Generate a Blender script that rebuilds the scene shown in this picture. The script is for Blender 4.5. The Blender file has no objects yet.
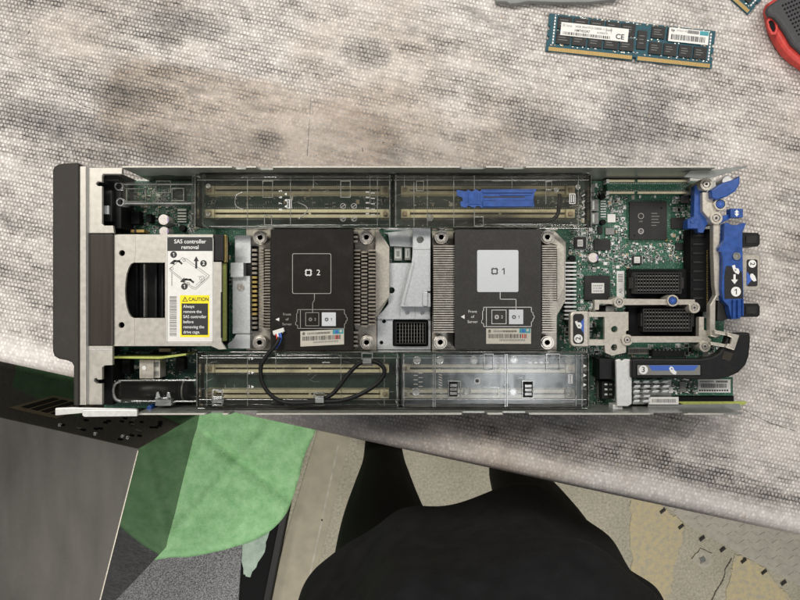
import bpy, bmesh, math, random
from mathutils import Vector, Matrix
from mathutils.geometry import tessellate_polygon
random.seed(7)
S = 0.001
H = 488.0          # lens height above the bench, mm
F = 601.0          # focal length in photo pixels (800 wide)
scene = bpy.context.scene
COL = scene.collection

# ------------------------------------------------------------------ measuring
def PX(px, z): return (px - 400.0) * (H - z) / F
def PY(py, z): return (300.0 - py) * (H - z) / F
def V(px, py, z): return Vector((PX(px, z), PY(py, z), z)) * S

# ------------------------------------------------------------------ materials
MATS = {}
def mat(name, color, rough=0.5, metal=0.0, var=0.15, nscale=400.0, bump=0.0, bscale=900.0, spec=0.5, color2=None, detail=4.0, stretch=None, dust=0.0):
    if name in MATS: return MATS[name]
    m = bpy.data.materials.new(name); m.use_nodes = True
    nt = m.node_tree; N = nt.nodes; L = nt.links
    bs = N['Principled BSDF']
    tc = N.new('ShaderNodeTexCoord'); src = tc.outputs['Object']
    if stretch:
        mp = N.new('ShaderNodeMapping'); mp.inputs['Scale'].default_value = stretch
        L.new(src, mp.inputs['Vector']); src = mp.outputs['Vector']
    nz = N.new('ShaderNodeTexNoise'); nz.inputs['Scale'].default_value = nscale; nz.inputs['Detail'].default_value = detail
    L.new(src, nz.inputs['Vector'])
    rp = N.new('ShaderNodeValToRGB')
    c1 = [max(0, c * (1 - var)) for c in color]; c2 = color2 or [min(1, c * (1 + var)) for c in color]
    rp.color_ramp.elements[0].position = 0.3; rp.color_ramp.elements[1].position = 0.7
    rp.color_ramp.elements[0].color = (*c1, 1); rp.color_ramp.elements[1].color = (*c2, 1)
    L.new(nz.outputs['Fac'], rp.inputs['Fac'])
    out = rp.outputs['Color']
    if dust > 0:
        n2 = N.new('ShaderNodeTexNoise'); n2.inputs['Scale'].default_value = 90; n2.inputs['Detail'].default_value = 8; n2.inputs['Roughness'].default_value = .75
        L.new(tc.outputs['Object'], n2.inputs['Vector'])
        mr = N.new('ShaderNodeMapRange'); mr.inputs[1].default_value = .48; mr.inputs[2].default_value = .8; mr.inputs[4].default_value = dust
        L.new(n2.outputs['Fac'], mr.inputs[0])
        mx = N.new('ShaderNodeMixRGB'); mx.inputs['Color2'].default_value = (.42, .39, .35, 1)
        L.new(mr.outputs[0], mx.inputs['Fac']); L.new(out, mx.inputs['Color1']); out = mx.outputs['Color']
    L.new(out, bs.inputs['Base Color'])
    mr = N.new('ShaderNodeMapRange'); mr.inputs[3].default_value = max(.02, rough - .07); mr.inputs[4].default_value = min(1, rough + .07)
    L.new(nz.outputs['Fac'], mr.inputs[0]); L.new(mr.outputs[0], bs.inputs['Roughness'])
    bs.inputs['Metallic'].default_value = metal
    bs.inputs['Specular IOR Level'].default_value = spec
    if bump:
        n3 = N.new('ShaderNodeTexNoise'); n3.inputs['Scale'].default_value = bscale; n3.inputs['Detail'].default_value = 3
        L.new(src, n3.inputs['Vector'])
        bp = N.new('ShaderNodeBump'); bp.inputs['Strength'].default_value = bump; bp.inputs['Distance'].default_value = .0006
        L.new(n3.outputs['Fac'], bp.inputs['Height']); L.new(bp.outputs['Normal'], bs.inputs['Normal'])
    MATS[name] = m
    return m

def clear_mat(name, tint, haze, hcol=(.62, .62, .56), rough=.1, ior=1.5, hmax=None, gloss=1.0, bump=.25, bs=40):
    m = bpy.data.materials.new(name); m.use_nodes = True
    nt = m.node_tree; N = nt.nodes; L = nt.links
    N.remove(N['Principled BSDF']); out = N['Material Output']
    tr = N.new('ShaderNodeBsdfTransparent'); tr.inputs['Color'].default_value = (*tint, 1)
    df = N.new('ShaderNodeBsdfDiffuse'); df.inputs['Color'].default_value = (*hcol, 1)
    gl = N.new('ShaderNodeBsdfGlossy'); gl.inputs['Roughness'].default_value = rough
    tc = N.new('ShaderNodeTexCoord')
    mp = N.new('ShaderNodeMapping'); mp.inputs['Scale'].default_value = (1, 3.0, 1)
    L.new(tc.outputs['Object'], mp.inputs['Vector'])
    nz = N.new('ShaderNodeTexNoise'); nz.inputs['Scale'].default_value = 55; nz.inputs['Detail'].default_value = 6; nz.inputs['Roughness'].default_value = .65
    L.new(mp.outputs['Vector'], nz.inputs['Vector'])
    mr = N.new('ShaderNodeMapRange'); mr.inputs[1].default_value = .35; mr.inputs[2].default_value = .72
    mr.inputs[3].default_value = haze * .45; mr.inputs[4].default_value = hmax or haze * 2.0
    L.new(nz.outputs['Fac'], mr.inputs[0])
    m1 = N.new('ShaderNodeMixShader'); L.new(mr.outputs[0], m1.inputs[0]); L.new(tr.outputs[0], m1.inputs[1]); L.new(df.outputs[0], m1.inputs[2])
    fr = N.new('ShaderNodeFresnel'); fr.inputs['IOR'].default_value = ior
    n3 = N.new('ShaderNodeTexNoise'); n3.inputs['Scale'].default_value = bs; n3.inputs['Detail'].default_value = 3
    L.new(tc.outputs['Object'], n3.inputs['Vector'])
    bp = N.new('ShaderNodeBump'); bp.inputs['Strength'].default_value = bump; bp.inputs['Distance'].default_value = .0015
    L.new(n3.outputs['Fac'], bp.inputs['Height']); L.new(bp.outputs['Normal'], gl.inputs['Normal'])
    mu = N.new('ShaderNodeMath'); mu.operation = 'MULTIPLY'; mu.inputs[1].default_value = gloss
    L.new(fr.outputs[0], mu.inputs[0])
    m2 = N.new('ShaderNodeMixShader'); L.new(mu.outputs[0], m2.inputs[0]); L.new(m1.outputs[0], m2.inputs[1]); L.new(gl.outputs[0], m2.inputs[2])
    L.new(m2.outputs[0], out.inputs['Surface'])
    MATS[name] = m
    return m

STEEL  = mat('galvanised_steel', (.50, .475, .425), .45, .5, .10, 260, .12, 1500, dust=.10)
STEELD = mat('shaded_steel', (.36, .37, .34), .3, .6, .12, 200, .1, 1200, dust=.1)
CAST   = mat('cast_aluminium', (.52, .54, .545), .38, .5, .10, 700, .25, 2500)
NICKEL = mat('warm_nickel', (.54, .50, .43), .34, .5, .12, 500, .1, 1500)
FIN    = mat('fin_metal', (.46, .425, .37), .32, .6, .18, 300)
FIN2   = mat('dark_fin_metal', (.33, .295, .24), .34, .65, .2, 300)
SCREW  = mat('screw_metal', (.62, .58, .52), .3, .8, .15, 900)
ALU    = mat('bright_aluminium', (.62, .62, .62), .3, .6, .08, 900, .1, 2000)
BRIGHT = mat('white_steel', (.66, .66, .64), .45, .3, .08, 400)
BEZEL  = mat('charcoal_plastic', (.030, .026, .022), .55, 0, .12, 700, .5, 3500, spec=.3, dust=.03)
BLACK  = mat('black_plastic', (.007, .007, .0075), .45, 0, .25, 500, .15, 2500, spec=.3, dust=.02)
BLACKM = mat('matte_black', (.005, .005, .0055), .75, 0, .3, 400, spec=.2)
CAPBLK = mat('gloss_black_sleeve', (.007, .006, .005), .38, 0, .2, 300, spec=.3)
SMOKE  = mat('smoked_plastic', (.040, .033, .027), .3, 0, .10, 40, spec=.4, stretch=(9, .5, 1))
CHIP   = mat('chip_black', (.018, .0175, .017), .5, 0, .2, 900, spec=.3, dust=.04)
COVER2 = mat('heatsink_cover_dark', (.014, .0125, .011), .55, 0, .3, 2600, .35, 4200, spec=.12, dust=.035)
COVER1 = mat('heatsink_cover_grey', (.046, .044, .042), .55, 0, .42, 2600, .4, 4200, spec=.12, dust=.04)
PRINT  = mat('white_print', (.72, .72, .70), .6, 0, .06, 900)
PRINTG = mat('grey_print', (.34, .33, .31), .6, 0, .06, 900)
PALE   = mat('pale_panel_print', (.56, .58, .60), .55, 0, .08, 1500)
INK    = mat('black_ink', (.02, .02, .02), .6, 0, .1, 900)
INKG   = mat('grey_ink', (.18, .18, .17), .6, 0, .1, 900)
PAPER  = mat('white_label', (.68, .67, .64), .45, 0, .05, 300)
PAPERC = mat('cream_label', (.50, .47, .40), .5, 0, .08, 300)
YELLOW = mat('caution_yellow', (.86, .70, .01), .5, 0, .05, 300)
TEAL   = mat('teal_hologram', (.04, .26, .30), .5, .1, .4, 1500)
RED    = mat('red_rubber', (.50, .045, .035), .5, 0, .15, 300, .15, 2500)
BLUE   = mat('blue_plastic', (.014, .062, .255), .38, 0, .22, 250, .1, 1500, dust=.05)
BLUELT = mat('blue_print', (.04, .11, .42), .5, 0, .08, 900)
IVORY  = mat('ivory_plastic', (.82, .73, .50), .45, 0, .12, 300, dust=.1)
GOLD   = mat('gold_contact', (.42, .275, .09), .5, .45, .15, 800)
GOLDD  = mat('dull_gold', (.42, .31, .10), .4, .6, .2, 500)
OLIVE  = mat('board_edge', (.36, .40, .10), .55, 0, .15, 500)
WIREB  = mat('black_wire', (.008, .008, .008), .5, 0, .2, 600, spec=.25)
WIREBL = mat('blue_wire', (.03, .10, .42), .4, 0, .1, 600)
WIRER  = mat('red_wire', (.55, .03, .02), .4, 0, .1, 600)
TAN    = mat('tan_component', (.45, .33, .20), .5, 0, .15, 600)
SMDG   = mat('grey_component', (.20, .20, .185), .45, .1, .2, 600)
SOLDER = mat('solder', (.54, .56, .52), .35, .5, .15, 900)
PURPLE = mat('purple_print', (.22, .12, .50), .45, 0, .1, 400)
CAPTOP = mat('capacitor_top', (.72, .66, .62), .35, .5, .08, 500)
CLEAR  = clear_mat('clear_plastic', (.96, .965, .94), .022, (.42, .42, .36), .06, gloss=1.2, bump=.6, bs=30)
CLEARV = clear_mat('very_clear_plastic', (.94, .94, .92), .004, (.4, .4, .35), .08, gloss=.8)
CLEARY = clear_mat('yellowed_clear_plastic', (.965, .96, .92), .032, (.52, .50, .42), .08, gloss=1.2, bump=.6, bs=30)
CLEARS = clear_mat('clear_side', (.86, .87, .83), .03, (.5, .5, .45), .1)
RIB    = clear_mat('clear_rib', (.66, .67, .62), .22, (.70, .70, .64), .10, hmax=.42, gloss=2.0)  # whitish haze in the colour stands for highlights along the ribs
GLARE  = clear_mat('glare_plastic', (.95, .96, .965), .018, (.50, .53, .56), .20, hmax=.08, gloss=1.5, bump=.55, bs=22)  # clear plastic with bluish glare painted in as haze
RIBW   = clear_mat('whitened_rib', (.60, .62, .61), .28, (.74, .75, .74), .12, hmax=.5, gloss=2.0)  # paler still, bright edges painted in as haze

def board_material():
    m = bpy.data.materials.new('green_circuit_board'); m.use_nodes = True
    nt = m.node_tree; N = nt.nodes; L = nt.links; bs = N['Principled BSDF']
    tc = N.new('ShaderNodeTexCoord')
    def brick(scale, w, h, mortar, rot):
        mp = N.new('ShaderNodeMapping'); mp.inputs['Rotation'].default_value = (0, 0, rot)
        L.new(tc.outputs['Object'], mp.inputs['Vector'])
        b = N.new('ShaderNodeTexBrick'); b.inputs['Scale'].default_value = scale; b.inputs['Brick Width'].default_value = w; b.inputs['Row Height'].default_value = h
        b.inputs['Mortar Size'].default_value = mortar; b.offset = .37; b.squash = 1.7; b.squash_frequency = 3
        b.inputs['Color1'].default_value = (0, 0, 0, 1); b.inputs['Color2'].default_value = (.5, .5, .5, 1); b.inputs['Mortar'].default_value = (1, 1, 1, 1)
        L.new(mp.outputs['Vector'], b.inputs['Vector']); return b
    b1 = brick(300, .9, .32, .045, 0); b2 = brick(240, .7, .36, .05, math.pi / 2)
    nz = N.new('ShaderNodeTexNoise'); nz.inputs['Scale'].default_value = 60; nz.inputs['Detail'].default_value = 3; L.new(tc.outputs['Object'], nz.inputs['Vector'])
    sel = N.new('ShaderNodeMapRange'); sel.inputs[1].default_value = .49; sel.inputs[2].default_value = .51; L.new(nz.outputs['Fac'], sel.inputs[0])
    mx = N.new('ShaderNodeMixRGB'); L.new(sel.outputs[0], mx.inputs['Fac']); L.new(b1.outputs['Color'], mx.inputs['Color1']); L.new(b2.outputs['Color'], mx.inputs['Color2'])
    rp = N.new('ShaderNodeValToRGB'); e = rp.color_ramp.elements
    e[0].position = 0; e[0].color = (.006, .055, .030, 1); e[1].position = 1; e[1].color = (.05, .17, .10, 1)
    k = e.new(.5); k.color = (.007, .065, .036, 1)
    L.new(mx.outputs['Color'], rp.inputs['Fac'])
    vo = N.new('ShaderNodeTexVoronoi'); vo.inputs['Scale'].default_value = 520; L.new(tc.outputs['Object'], vo.inputs['Vector'])
    lt = N.new('ShaderNodeMath'); lt.operation = 'LESS_THAN'; lt.inputs[1].default_value = .22; L.new(vo.outputs['Distance'], lt.inputs[0])
    m2 = N.new('ShaderNodeMixRGB'); m2.inputs['Color2'].default_value = (.22, .26, .21, 1)
    L.new(lt.outputs[0], m2.inputs['Fac']); L.new(rp.outputs['Color'], m2.inputs['Color1'])
    L.new(m2.outputs['Color'], bs.inputs['Base Color']); bs.inputs['Roughness'].default_value = .42
    MATS['board'] = m; return m
PCB = board_material()
DIMMPCB = mat('teal_module_board', (.007, .062, .085), .45, 0, .35, 500, spec=.3)
PCBD = mat('shaded_board', (.006, .035, .024), .5, 0, .5, 500)  # board green darkened to hold painted shade

# ------------------------------------------------------------------ mesh builder
class MB:
    def __init__(s, *mats):
        s.bm = bmesh.new(); s.mats = list(mats)
    def mi(s, m):
        if m is None: return 0
        if m not in s.mats: s.mats.append(m)
        return s.mats.index(m)
    def raw_box(s, x0, y0, x1, y1, z0, z1, m=None):          # mm
        i = s.mi(m); vs = [s.bm.verts.new(Vector(p) * S) for p in ((x0,y0,z0),(x1,y0,z0),(x1,y1,z0),(x0,y1,z0),(x0,y0,z1),(x1,y0,z1),(x1,y1,z1),(x0,y1,z1))]
        for f in ((3,2,1,0),(4,5,6,7),(0,1,5,4),(1,2,6,5),(2,3,7,6),(3,0,4,7)):
            fc = s.bm.faces.new([vs[k] for k in f]); fc.material_index = i
        return s
    def box(s, px0, py0, px1, py1, z0, z1, m=None):           # photo pixels measured on the top face
        if px0 > px1: px0, px1 = px1, px0
        if py0 > py1: py0, py1 = py1, py0
        return s.raw_box(PX(px0, z1), PY(py1, z1), PX(px1, z1), PY(py0, z1), z0, z1, m)
    def prism(s, pts, z0, z1, m=None, holes=(), zt=None):
        i = s.mi(m); zz = z1 if zt is None else zt
        loops = [[Vector((PX(p[0], zz), PY(p[1], zz), 0)) for p in lp] for lp in [pts] + list(holes)]
        def area(l): return sum(l[k].x * l[k-1].y - l[k-1].x * l[k].y for k in range(len(l)))
        for k, l in enumerate(loops):
            a = -area(l)
            if (k == 0) == (a > 0): l.reverse()
        tris = tessellate_polygon(loops) if holes else []
        flat = [p for l in loops for p in l]
        tv = [s.bm.verts.new(Vector((p.x, p.y, z1)) * S) for p in flat]
        bv = [s.bm.verts.new(Vector((p.x, p.y, z0)) * S) for p in flat]
        for t in tris:
            a, b, c = [flat[k] for k in t]
            if (b - a).cross(c - a).z < 0: t = (t[0], t[2], t[1])
            try:
                s.bm.faces.new([tv[k] for k in t]).material_index = i
                s.bm.faces.new([bv[k] for k in reversed(t)]).material_index = i
            except ValueError: pass
        if not holes:
            s.bm.faces.new(tv).material_index = i; s.bm.faces.new(list(reversed(bv))).material_index = i
        o = 0
        for l in loops:
            n = len(l)
            for k in range(n):
                a, b = o + k, o + (k + 1) % n
                try: s.bm.faces.new([bv[a], bv[b], tv[b], tv[a]]).material_index = i
                except ValueError: pass
            o += n
        return s
    def cyl(s, px, py, r, z0, z1, m=None, seg=24, r2=None, inner=None):
        c = V(px, py, z1) / S; k = (H - z1) / F; r *= k; r2 = r if r2 is None else r2 * k
        i = s.mi(m)
        rings = [(r, z0), (r2, z1)]
        if inner: rings += [(inner[0] * k, z1), (inner[0] * k, inner[1])]
        rv = [[s.bm.verts.new(Vector((c.x + math.cos(a * 2 * math.pi / seg) * rr, c.y + math.sin(a * 2 * math.pi / seg) * rr, zz)) * S) for a in range(seg)] for rr, zz in rings]
        for q in range(len(rv) - 1):
            for a in range(seg):
                f = s.bm.faces.new([rv[q][a], rv[q][(a+1) % seg], rv[q+1][(a+1) % seg], rv[q+1][a]]); f.material_index = i; f.smooth = q == 0
        s.bm.faces.new(rv[-1]).material_index = i; s.bm.faces.new(list(reversed(rv[0]))).material_index = i
        return s
    def disc(s, px, py, r, z, m=None, seg=24, t=.12): return s.cyl(px, py, r, z, z + t, m, seg)
    def ring(s, px, py, r, w, z, m=None, seg=28, t=.12):
        o = [(px + math.cos(a*2*math.pi/seg)*r, py + math.sin(a*2*math.pi/seg)*r) for a in range(seg)]
        n = [(px + math.cos(a*2*math.pi/seg)*(r-w), py + math.sin(a*2*math.pi/seg)*(r-w)) for a in range(seg)]
        return s.prism(o, z, z + t, m, holes=[n])
    def frame(s, x0, y0, x1, y1, w, z, m=None, t=.12):
        return s.prism([(x0,y0),(x1,y0),(x1,y1),(x0,y1)], z, z + t, m, holes=[[(x0+w,y0+w),(x1-w,y0+w),(x1-w,y1-w),(x0+w,y1-w)]])
    def wall_frame(s, x0, y0, x1, y1, w, z0, z1, m=None):
        return s.prism([(x0,y0),(x1,y0),(x1,y1),(x0,y1)], z0, z1, m, holes=[[(x0+w,y0+w),(x1-w,y0+w),(x1-w,y1-w),(x0+w,y1-w)]])
    def line(s, pts, w, z, m=None, t=.12):
        for (a, b) in zip(pts, pts[1:]):
            d = Vector((b[0]-a[0], b[1]-a[1])); l = d.length
            if l == 0: continue
            d /= l; n = Vector((-d.y, d.x)) * w / 2; e = d * w / 2
            A = Vector(a) - e; B = Vector(b) + e
            s.prism([(A.x+n.x,A.y+n.y),(B.x+n.x,B.y+n.y),(B.x-n.x,B.y-n.y),(A.x-n.x,A.y-n.y)], z, z + t, m)
        return s
    def tube(s, pts, r, m=None, seg=10, raw=False):           # pts (px,py,z), r in mm
        i = s.mi(m)
        P = [Vector(p) * S if raw else V(*p) for p in pts]
        def cr(t):
            k = int(t); f = t - k
            p0 = P[max(k-1,0)]; p1 = P[k]; p2 = P[min(k+1,len(P)-1)]; p3 = P[min(k+2,len(P)-1)]
            return .5 * ((2*p1) + (p2-p0)*f + (2*p0-5*p1+4*p2-p3)*f*f + (3*p1-p0-3*p2+p3)*f**3)
        n = (len(P) - 1) * 8
        path = [cr(min(k / 8, len(P) - 1.0001)) for k in range(n + 1)]
        prev = None; up = Vector((0, 0, 1))
        for k, p in enumerate(path):
            t = (path[min(k+1,n)] - path[max(k-1,0)]).normalized()
            a = t.cross(up)
            if a.length < 1e-4: a = Vector((1, 0, 0))
            a.normalize(); b = a.cross(t)
            rg = [s.bm.verts.new(p + (a*math.cos(q*2*math.pi/seg) + b*math.sin(q*2*math.pi/seg)) * r * S) for q in range(seg)]
            if prev:
                for q in range(seg):
                    f = s.bm.faces.new([prev[q], rg[q], rg[(q+1)%seg], prev[(q+1)%seg]]); f.material_index = i; f.smooth = True
            else: s.bm.faces.new(rg).material_index = i
            prev = rg
        s.bm.faces.new(list(reversed(prev))).material_index = i
        return s
    def text(s, txt, px, py, z, size, m=None, rot=0, align='CENTER', bold=0.0, t=.12, sx=1.0):
        """size: cap height in photo pixels; px,py: centre of the line (or its left end)."""
        if txt == '1':
            c_, s_ = math.cos(math.radians(rot)), math.sin(math.radians(rot)); h = size / 2
            T_ = lambda x, y: (px + x * c_ + y * s_, py - x * s_ + y * c_)
            w_ = size * .15
            s.line([T_(.08 * size, -h + w_ / 2), T_(.08 * size, h - w_ / 2)], w_, z, m, t); s.line([T_(.08 * size - w_ * .3, -h + w_ * .6), T_(-.2 * size, -h + .26 * size)], w_ * .85, z, m, t * .9)
            return s
        cu = bpy.data.curves.new('lettering', 'FONT'); cu.body = txt; cu.align_x = align; cu.align_y = 'CENTER'
        cu.resolution_u = 3; cu.offset = bold
        ob = bpy.data.objects.new('lettering', cu); me = ob.to_mesh()
        k = size / .69 * (H - z) / F * S; i = s.mi(m)
        M = Matrix.Translation(V(px, py, z + t)) @ Matrix.Rotation(math.radians(rot), 4, 'Z') @ Matrix.Diagonal((k * sx, k, 1, 1))
        vs = [s.bm.verts.new(M @ v.co) for v in me.vertices]
        for p in me.polygons:
            try: f = s.bm.faces.new([vs[q] for q in p.vertices]); f.material_index = i
            except ValueError: continue
            if f.normal.z < 0 or (f.normal_update() or f.normal.z < 0): f.normal_flip()
        ob.to_mesh_clear(); bpy.data.objects.remove(ob); bpy.data.curves.remove(cu)
        return s
    def barcode(s, x0, y0, x1, y1, z, m, vertical=False, step=.55):
        a, b = (y0, y1) if vertical else (x0, x1); rr = random.Random(int(x0 * 31 + y0)); q = a
        while q < b - .4:
            w = rr.choice((.3, .45, .8)) * step * 1.6
            if vertical: s.box(x0, q, x1, min(q + w, b), z, z + .12, m)
            else: s.box(q, y0, min(q + w, b), y1, z, z + .12, m)
            q += w + rr.choice((.45, .7)) * step * 1.4
        return s
    def obj(s, name, parent=None, bevel=0.0, label=None, seg=2, smooth=False):
        me = bpy.data.meshes.new(name)
        s.bm.normal_update(); s.bm.to_mesh(me); s.bm.free()
        for m in s.mats: me.materials.append(m)
        o = bpy.data.objects.new(name, me); COL.objects.link(o); o.parent = parent
        if bevel:
            b = o.modifiers.new('edge', 'BEVEL'); b.width = bevel * S; b.segments = seg; b.limit_method = 'ANGLE'; b.angle_limit = math.radians(40)
        if smooth:
            for p in me.polygons: p.use_smooth = True
            if bevel: o.modifiers['edge'].harden_normals = True
        if label: o['label'] = label
        return o

def rrect(x0, y0, x1, y1, r, n=5, corners=(1,1,1,1)):
    """rounded rectangle outline in photo pixels: corners tl, tr, br, bl"""
    pts = []
    for (cx, cy, a0, on, sx, sy) in ((x0+r,y0+r,180,corners[0],x0,y0),(x1-r,y0+r,270,corners[1],x1,y0),(x1-r,y1-r,0,corners[2],x1,y1),(x0+r,y1-r,90,corners[3],x0,y1)):
        if not on: pts.append((sx, sy)); continue
        for k in range(n + 1):
            a = math.radians(a0 + 90 * k / n); pts.append((cx + math.cos(a) * r, cy + math.sin(a) * r))
    return pts
def circle(px, py, r, n=16): return [(px + math.cos(k*2*math.pi/n)*r, py + math.sin(k*2*math.pi/n)*r) for k in range(n)]
def empty(name, label, cat, loc=(0,0,0), group=None):
    o = bpy.data.objects.new(name, None); COL.objects.link(o); o.location = loc; o.empty_display_size = .02
    o['label'] = label; o['category'] = cat
    if group: o['group'] = group
    return o
def tag(o, label, cat, group=None, kind=None):
    if label: o['label'] = label
    if cat: o['category'] = cat
    if group: o['group'] = group
    if kind: o['kind'] = kind
    return o

# ================================================================== THE BLADE SERVER
srv = empty('blade_server', 'open blade server with its lid off, lying on the woven bench top', 'server')

# ---- chassis ------------------------------------------------------
XL, XR = PX(80, 50), PX(716, 50); YT, YB = PY(166, 50), PY(415.5, 50)
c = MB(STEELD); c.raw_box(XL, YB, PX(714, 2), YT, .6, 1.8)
c.obj('chassis_floor', srv)
# upper long wall, with shallow notches in its rim
def long_wall(y_out, y_in, x0, x1, notches, top, m):
    b = MB(m)
    cuts = sorted(notches); x = x0; pts = [(x0, 1.8)]
    prof = [(x0, top)]
    for (a, e, d) in cuts: prof += [(a, top), (a + 1.5, top - d), (e - 1.5, top - d), (e, top)]
    prof += [(x1, top)]
    lo = [(x1, 1.8), (x0, 1.8)]
    loop = prof + lo
    i = 0
    fv = [b.bm.verts.new(Vector((p[0], y_in, p[1])) * S) for p in loop]; bv = [b.bm.verts.new(Vector((p[0], y_out, p[1])) * S) for p in loop]
    f1 = b.bm.faces.new(fv); f2 = b.bm.faces.new(list(reversed(bv)))
    for k in range(len(loop)):
        b.bm.faces.new([fv[k], bv[k], bv[(k+1) % len(loop)], fv[(k+1) % len(loop)]])
    bmesh.ops.recalc_face_normals(b.bm, faces=b.bm.faces)
    return b
nt_ = [(PX(232,50), PX(246,50), 5), (PX(256,50), PX(273,50), 7), (PX(460,50), PX(486,50), 4), (PX(503,50), PX(526,50), 4)]
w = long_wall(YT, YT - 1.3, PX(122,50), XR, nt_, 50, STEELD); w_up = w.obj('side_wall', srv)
r = MB(BRIGHT)                                                 # folded rim of the upper wall
r.mats[0] = STEEL
for a, b_ in ((123, 232), (246, 256), (273, 460), (486, 503), (526, 715)): r.box(a, 166.0, b_, 167.6, 49.8, 50.5)
r.obj('rim_edge', w_up, .25)
nb = [(PX(205,50), PX(222,50), 6), (PX(228,50), PX(256,50), 8), (PX(462,50), PX(488,50), 6), (PX(503,50), PX(530,50), 6), (PX(650,40), PX(684,40), 6)]
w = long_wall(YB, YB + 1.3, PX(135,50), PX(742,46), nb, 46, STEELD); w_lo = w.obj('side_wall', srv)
r = MB(BRIGHT)
r.mats[0] = STEEL
for a, b_ in ((136, 205), (222, 228), (256, 462), (488, 503), (530, 650), (684, 724)): r.box(a, 413.6, b_, 415.0, 45.8, 46.6)
r.obj('rim_edge', w_lo, .25)
# flared guide tongues at the connector end
DZ = mat('dull_zinc', (.20,.21,.20), .6, .1, .1, 200)
g = MB(DZ)
g.prism([(684,177),(700,178.6),(714,177),(746,167.4),(748.4,165.2),(716,169.6),(690,170.6)], 42, 43.4)
g.obj('guide_tongue', srv, .3)
g = MB(DZ)
g.prism([(648,405),(740,404),(742,410),(722,413.2),(648,413.2)], 22, 23.2)
g.obj('guide_tongue', srv, .3)
# release tray at the front lower corner
g = MB(BRIGHT)
g.prism([(55,408.2),(72,407.5),(136,409),(136,413),(82,413.2),(55,415.6)], 45, 48)
g.prism([(82,409.8),(137,409.8),(137,416.4),(84,417),(82,415.6)], 47, 50)
g.obj('pull_tab', srv, .6, 'white metal pull tab at the front corner')

# ---- bezel --------------------------------------------------------
b = MB(BEZEL)
b.prism([(52,170),(53.5,166.5),(57,164.3),(63,163),(78.5,162.6),(78.5,406),(73,406),(73,366),(71,362.5),(66,360.5),(58,359),(53.5,356),(52,351)], 2, 50)
b.obj('front_bezel', srv, 1.6, seg=4)

# ---- front sheet-metal frame -------------------------------------
fr = MB(STEEL)
fr.box(78.7, 166, 86, 405, 30, 48)
fr.obj('front_strip', srv, .6)
fr = MB(CAST); fr.box(86, 167, 87.6, 404, 30, 46.4); fr.obj('front_groove', srv)
fr = MB(STEEL)
fr.prism([(87.4,167.6),(122,167.6),(122,174),(103,174),(102,176),(102,182),(97.5,181.5),(95.8,183.6),(97.5,186),(102,186),(102,224),(104,225.5),(113,225.5),(114,233),(87.4,233)], 42, 45)
fr.obj('front_bracket', srv, .4)
fr = MB(STEEL)
fr.prism([(87.4,346),(112.4,346),(112.4,365),(104,365.4),(102,367.5),(102,379.5),(98,379.6),(96.4,377.8),(94.2,378.6),(94,381.4),(96.6,383.6),(102,383.8),(102,404.6),(87.4,404.6)], 42, 45)
fr.line([(87.6,350),(112,350)], .8, 45, ALU)
fr.obj('front_bracket', srv, .4)
k = MB(BLACK)
k.box(94, 173, 121, 229, 2, 30); k.box(103, 175, 119, 181, 30, 38); k.box(104, 190, 112, 222, 30, 36)
k.obj('latch_block', srv, .8)
k = MB(BLACKM); k.box(94, 362, 113, 405, 2, 28); k.obj('latch_block', srv, .8)
k = MB(CAST); k.box(103, 205.5, 108.6, 214, 36, 39); k.obj('latch_pin', srv, .4)
k = MB(SMOKE); k.box(86.8, 233.6, 113, 345.6, 20, 44.2)
k.obj('drive_door', srv, 1.2, 'dark smoked drive door bar')

# ---- drive cage plate --------------------------------------------
dc = MB(STEEL)
D = [(165,262.5),(165,318)] + [(133.5,318)] + [(133.5 - 8.5 * math.sin(t*math.pi/10), 290.2 + 27.8 * math.cos(t*math.pi/10)) for t in range(1, 10)] + [(133.5,262.5)]
dc.prism([(113.6,234.4),(213,234.4),(213,262),(221.4,262),(221.4,342),(226,349),(219,349.4),(211,346),(113.6,346)], 40, 42, holes=[D, circle(122,253,3.1), circle(121.5,325,3.1)])
cage = dc.obj('drive_cage', srv, .3)
k = MB(NICKEL); k.line([(135.3,234.8),(135.3,250)], .5, 42); k.line([(135.3,250),(134.4,262)], .5, 42); k.obj('fold_seam', cage)
k = MB(NICKEL); k.line([(134.4,318.4),(134.4,345.6)], .5, 42); k.obj('fold_seam', cage)
k = MB(BLACKM); k.box(114, 236, 226, 345, 12, 20)
for q in (136, 143.5, 155, 161.5): k.box(q, 264, q + 1.6, 317, 20, 24, SMDG if q == 143.5 else BLACK)
k.obj('drive_bay', cage)
k = MB(BLACK); k.box(213.4, 234.6, 223.5, 261, 34, 40.6); k.obj('cage_bumper', cage, .5)
k = MB(BLACK); k.box(220.6, 292, 222.2, 338, 42, 42.6); k.obj('cage_bumper', cage, .3)
k = MB(OLIVE); k.box(222.6, 263, 225.6, 341, 30, 34); k.box(223.8, 234.8, 226, 262, 33, 38, GOLDD); k.obj('controller_board', srv, .2)
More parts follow.
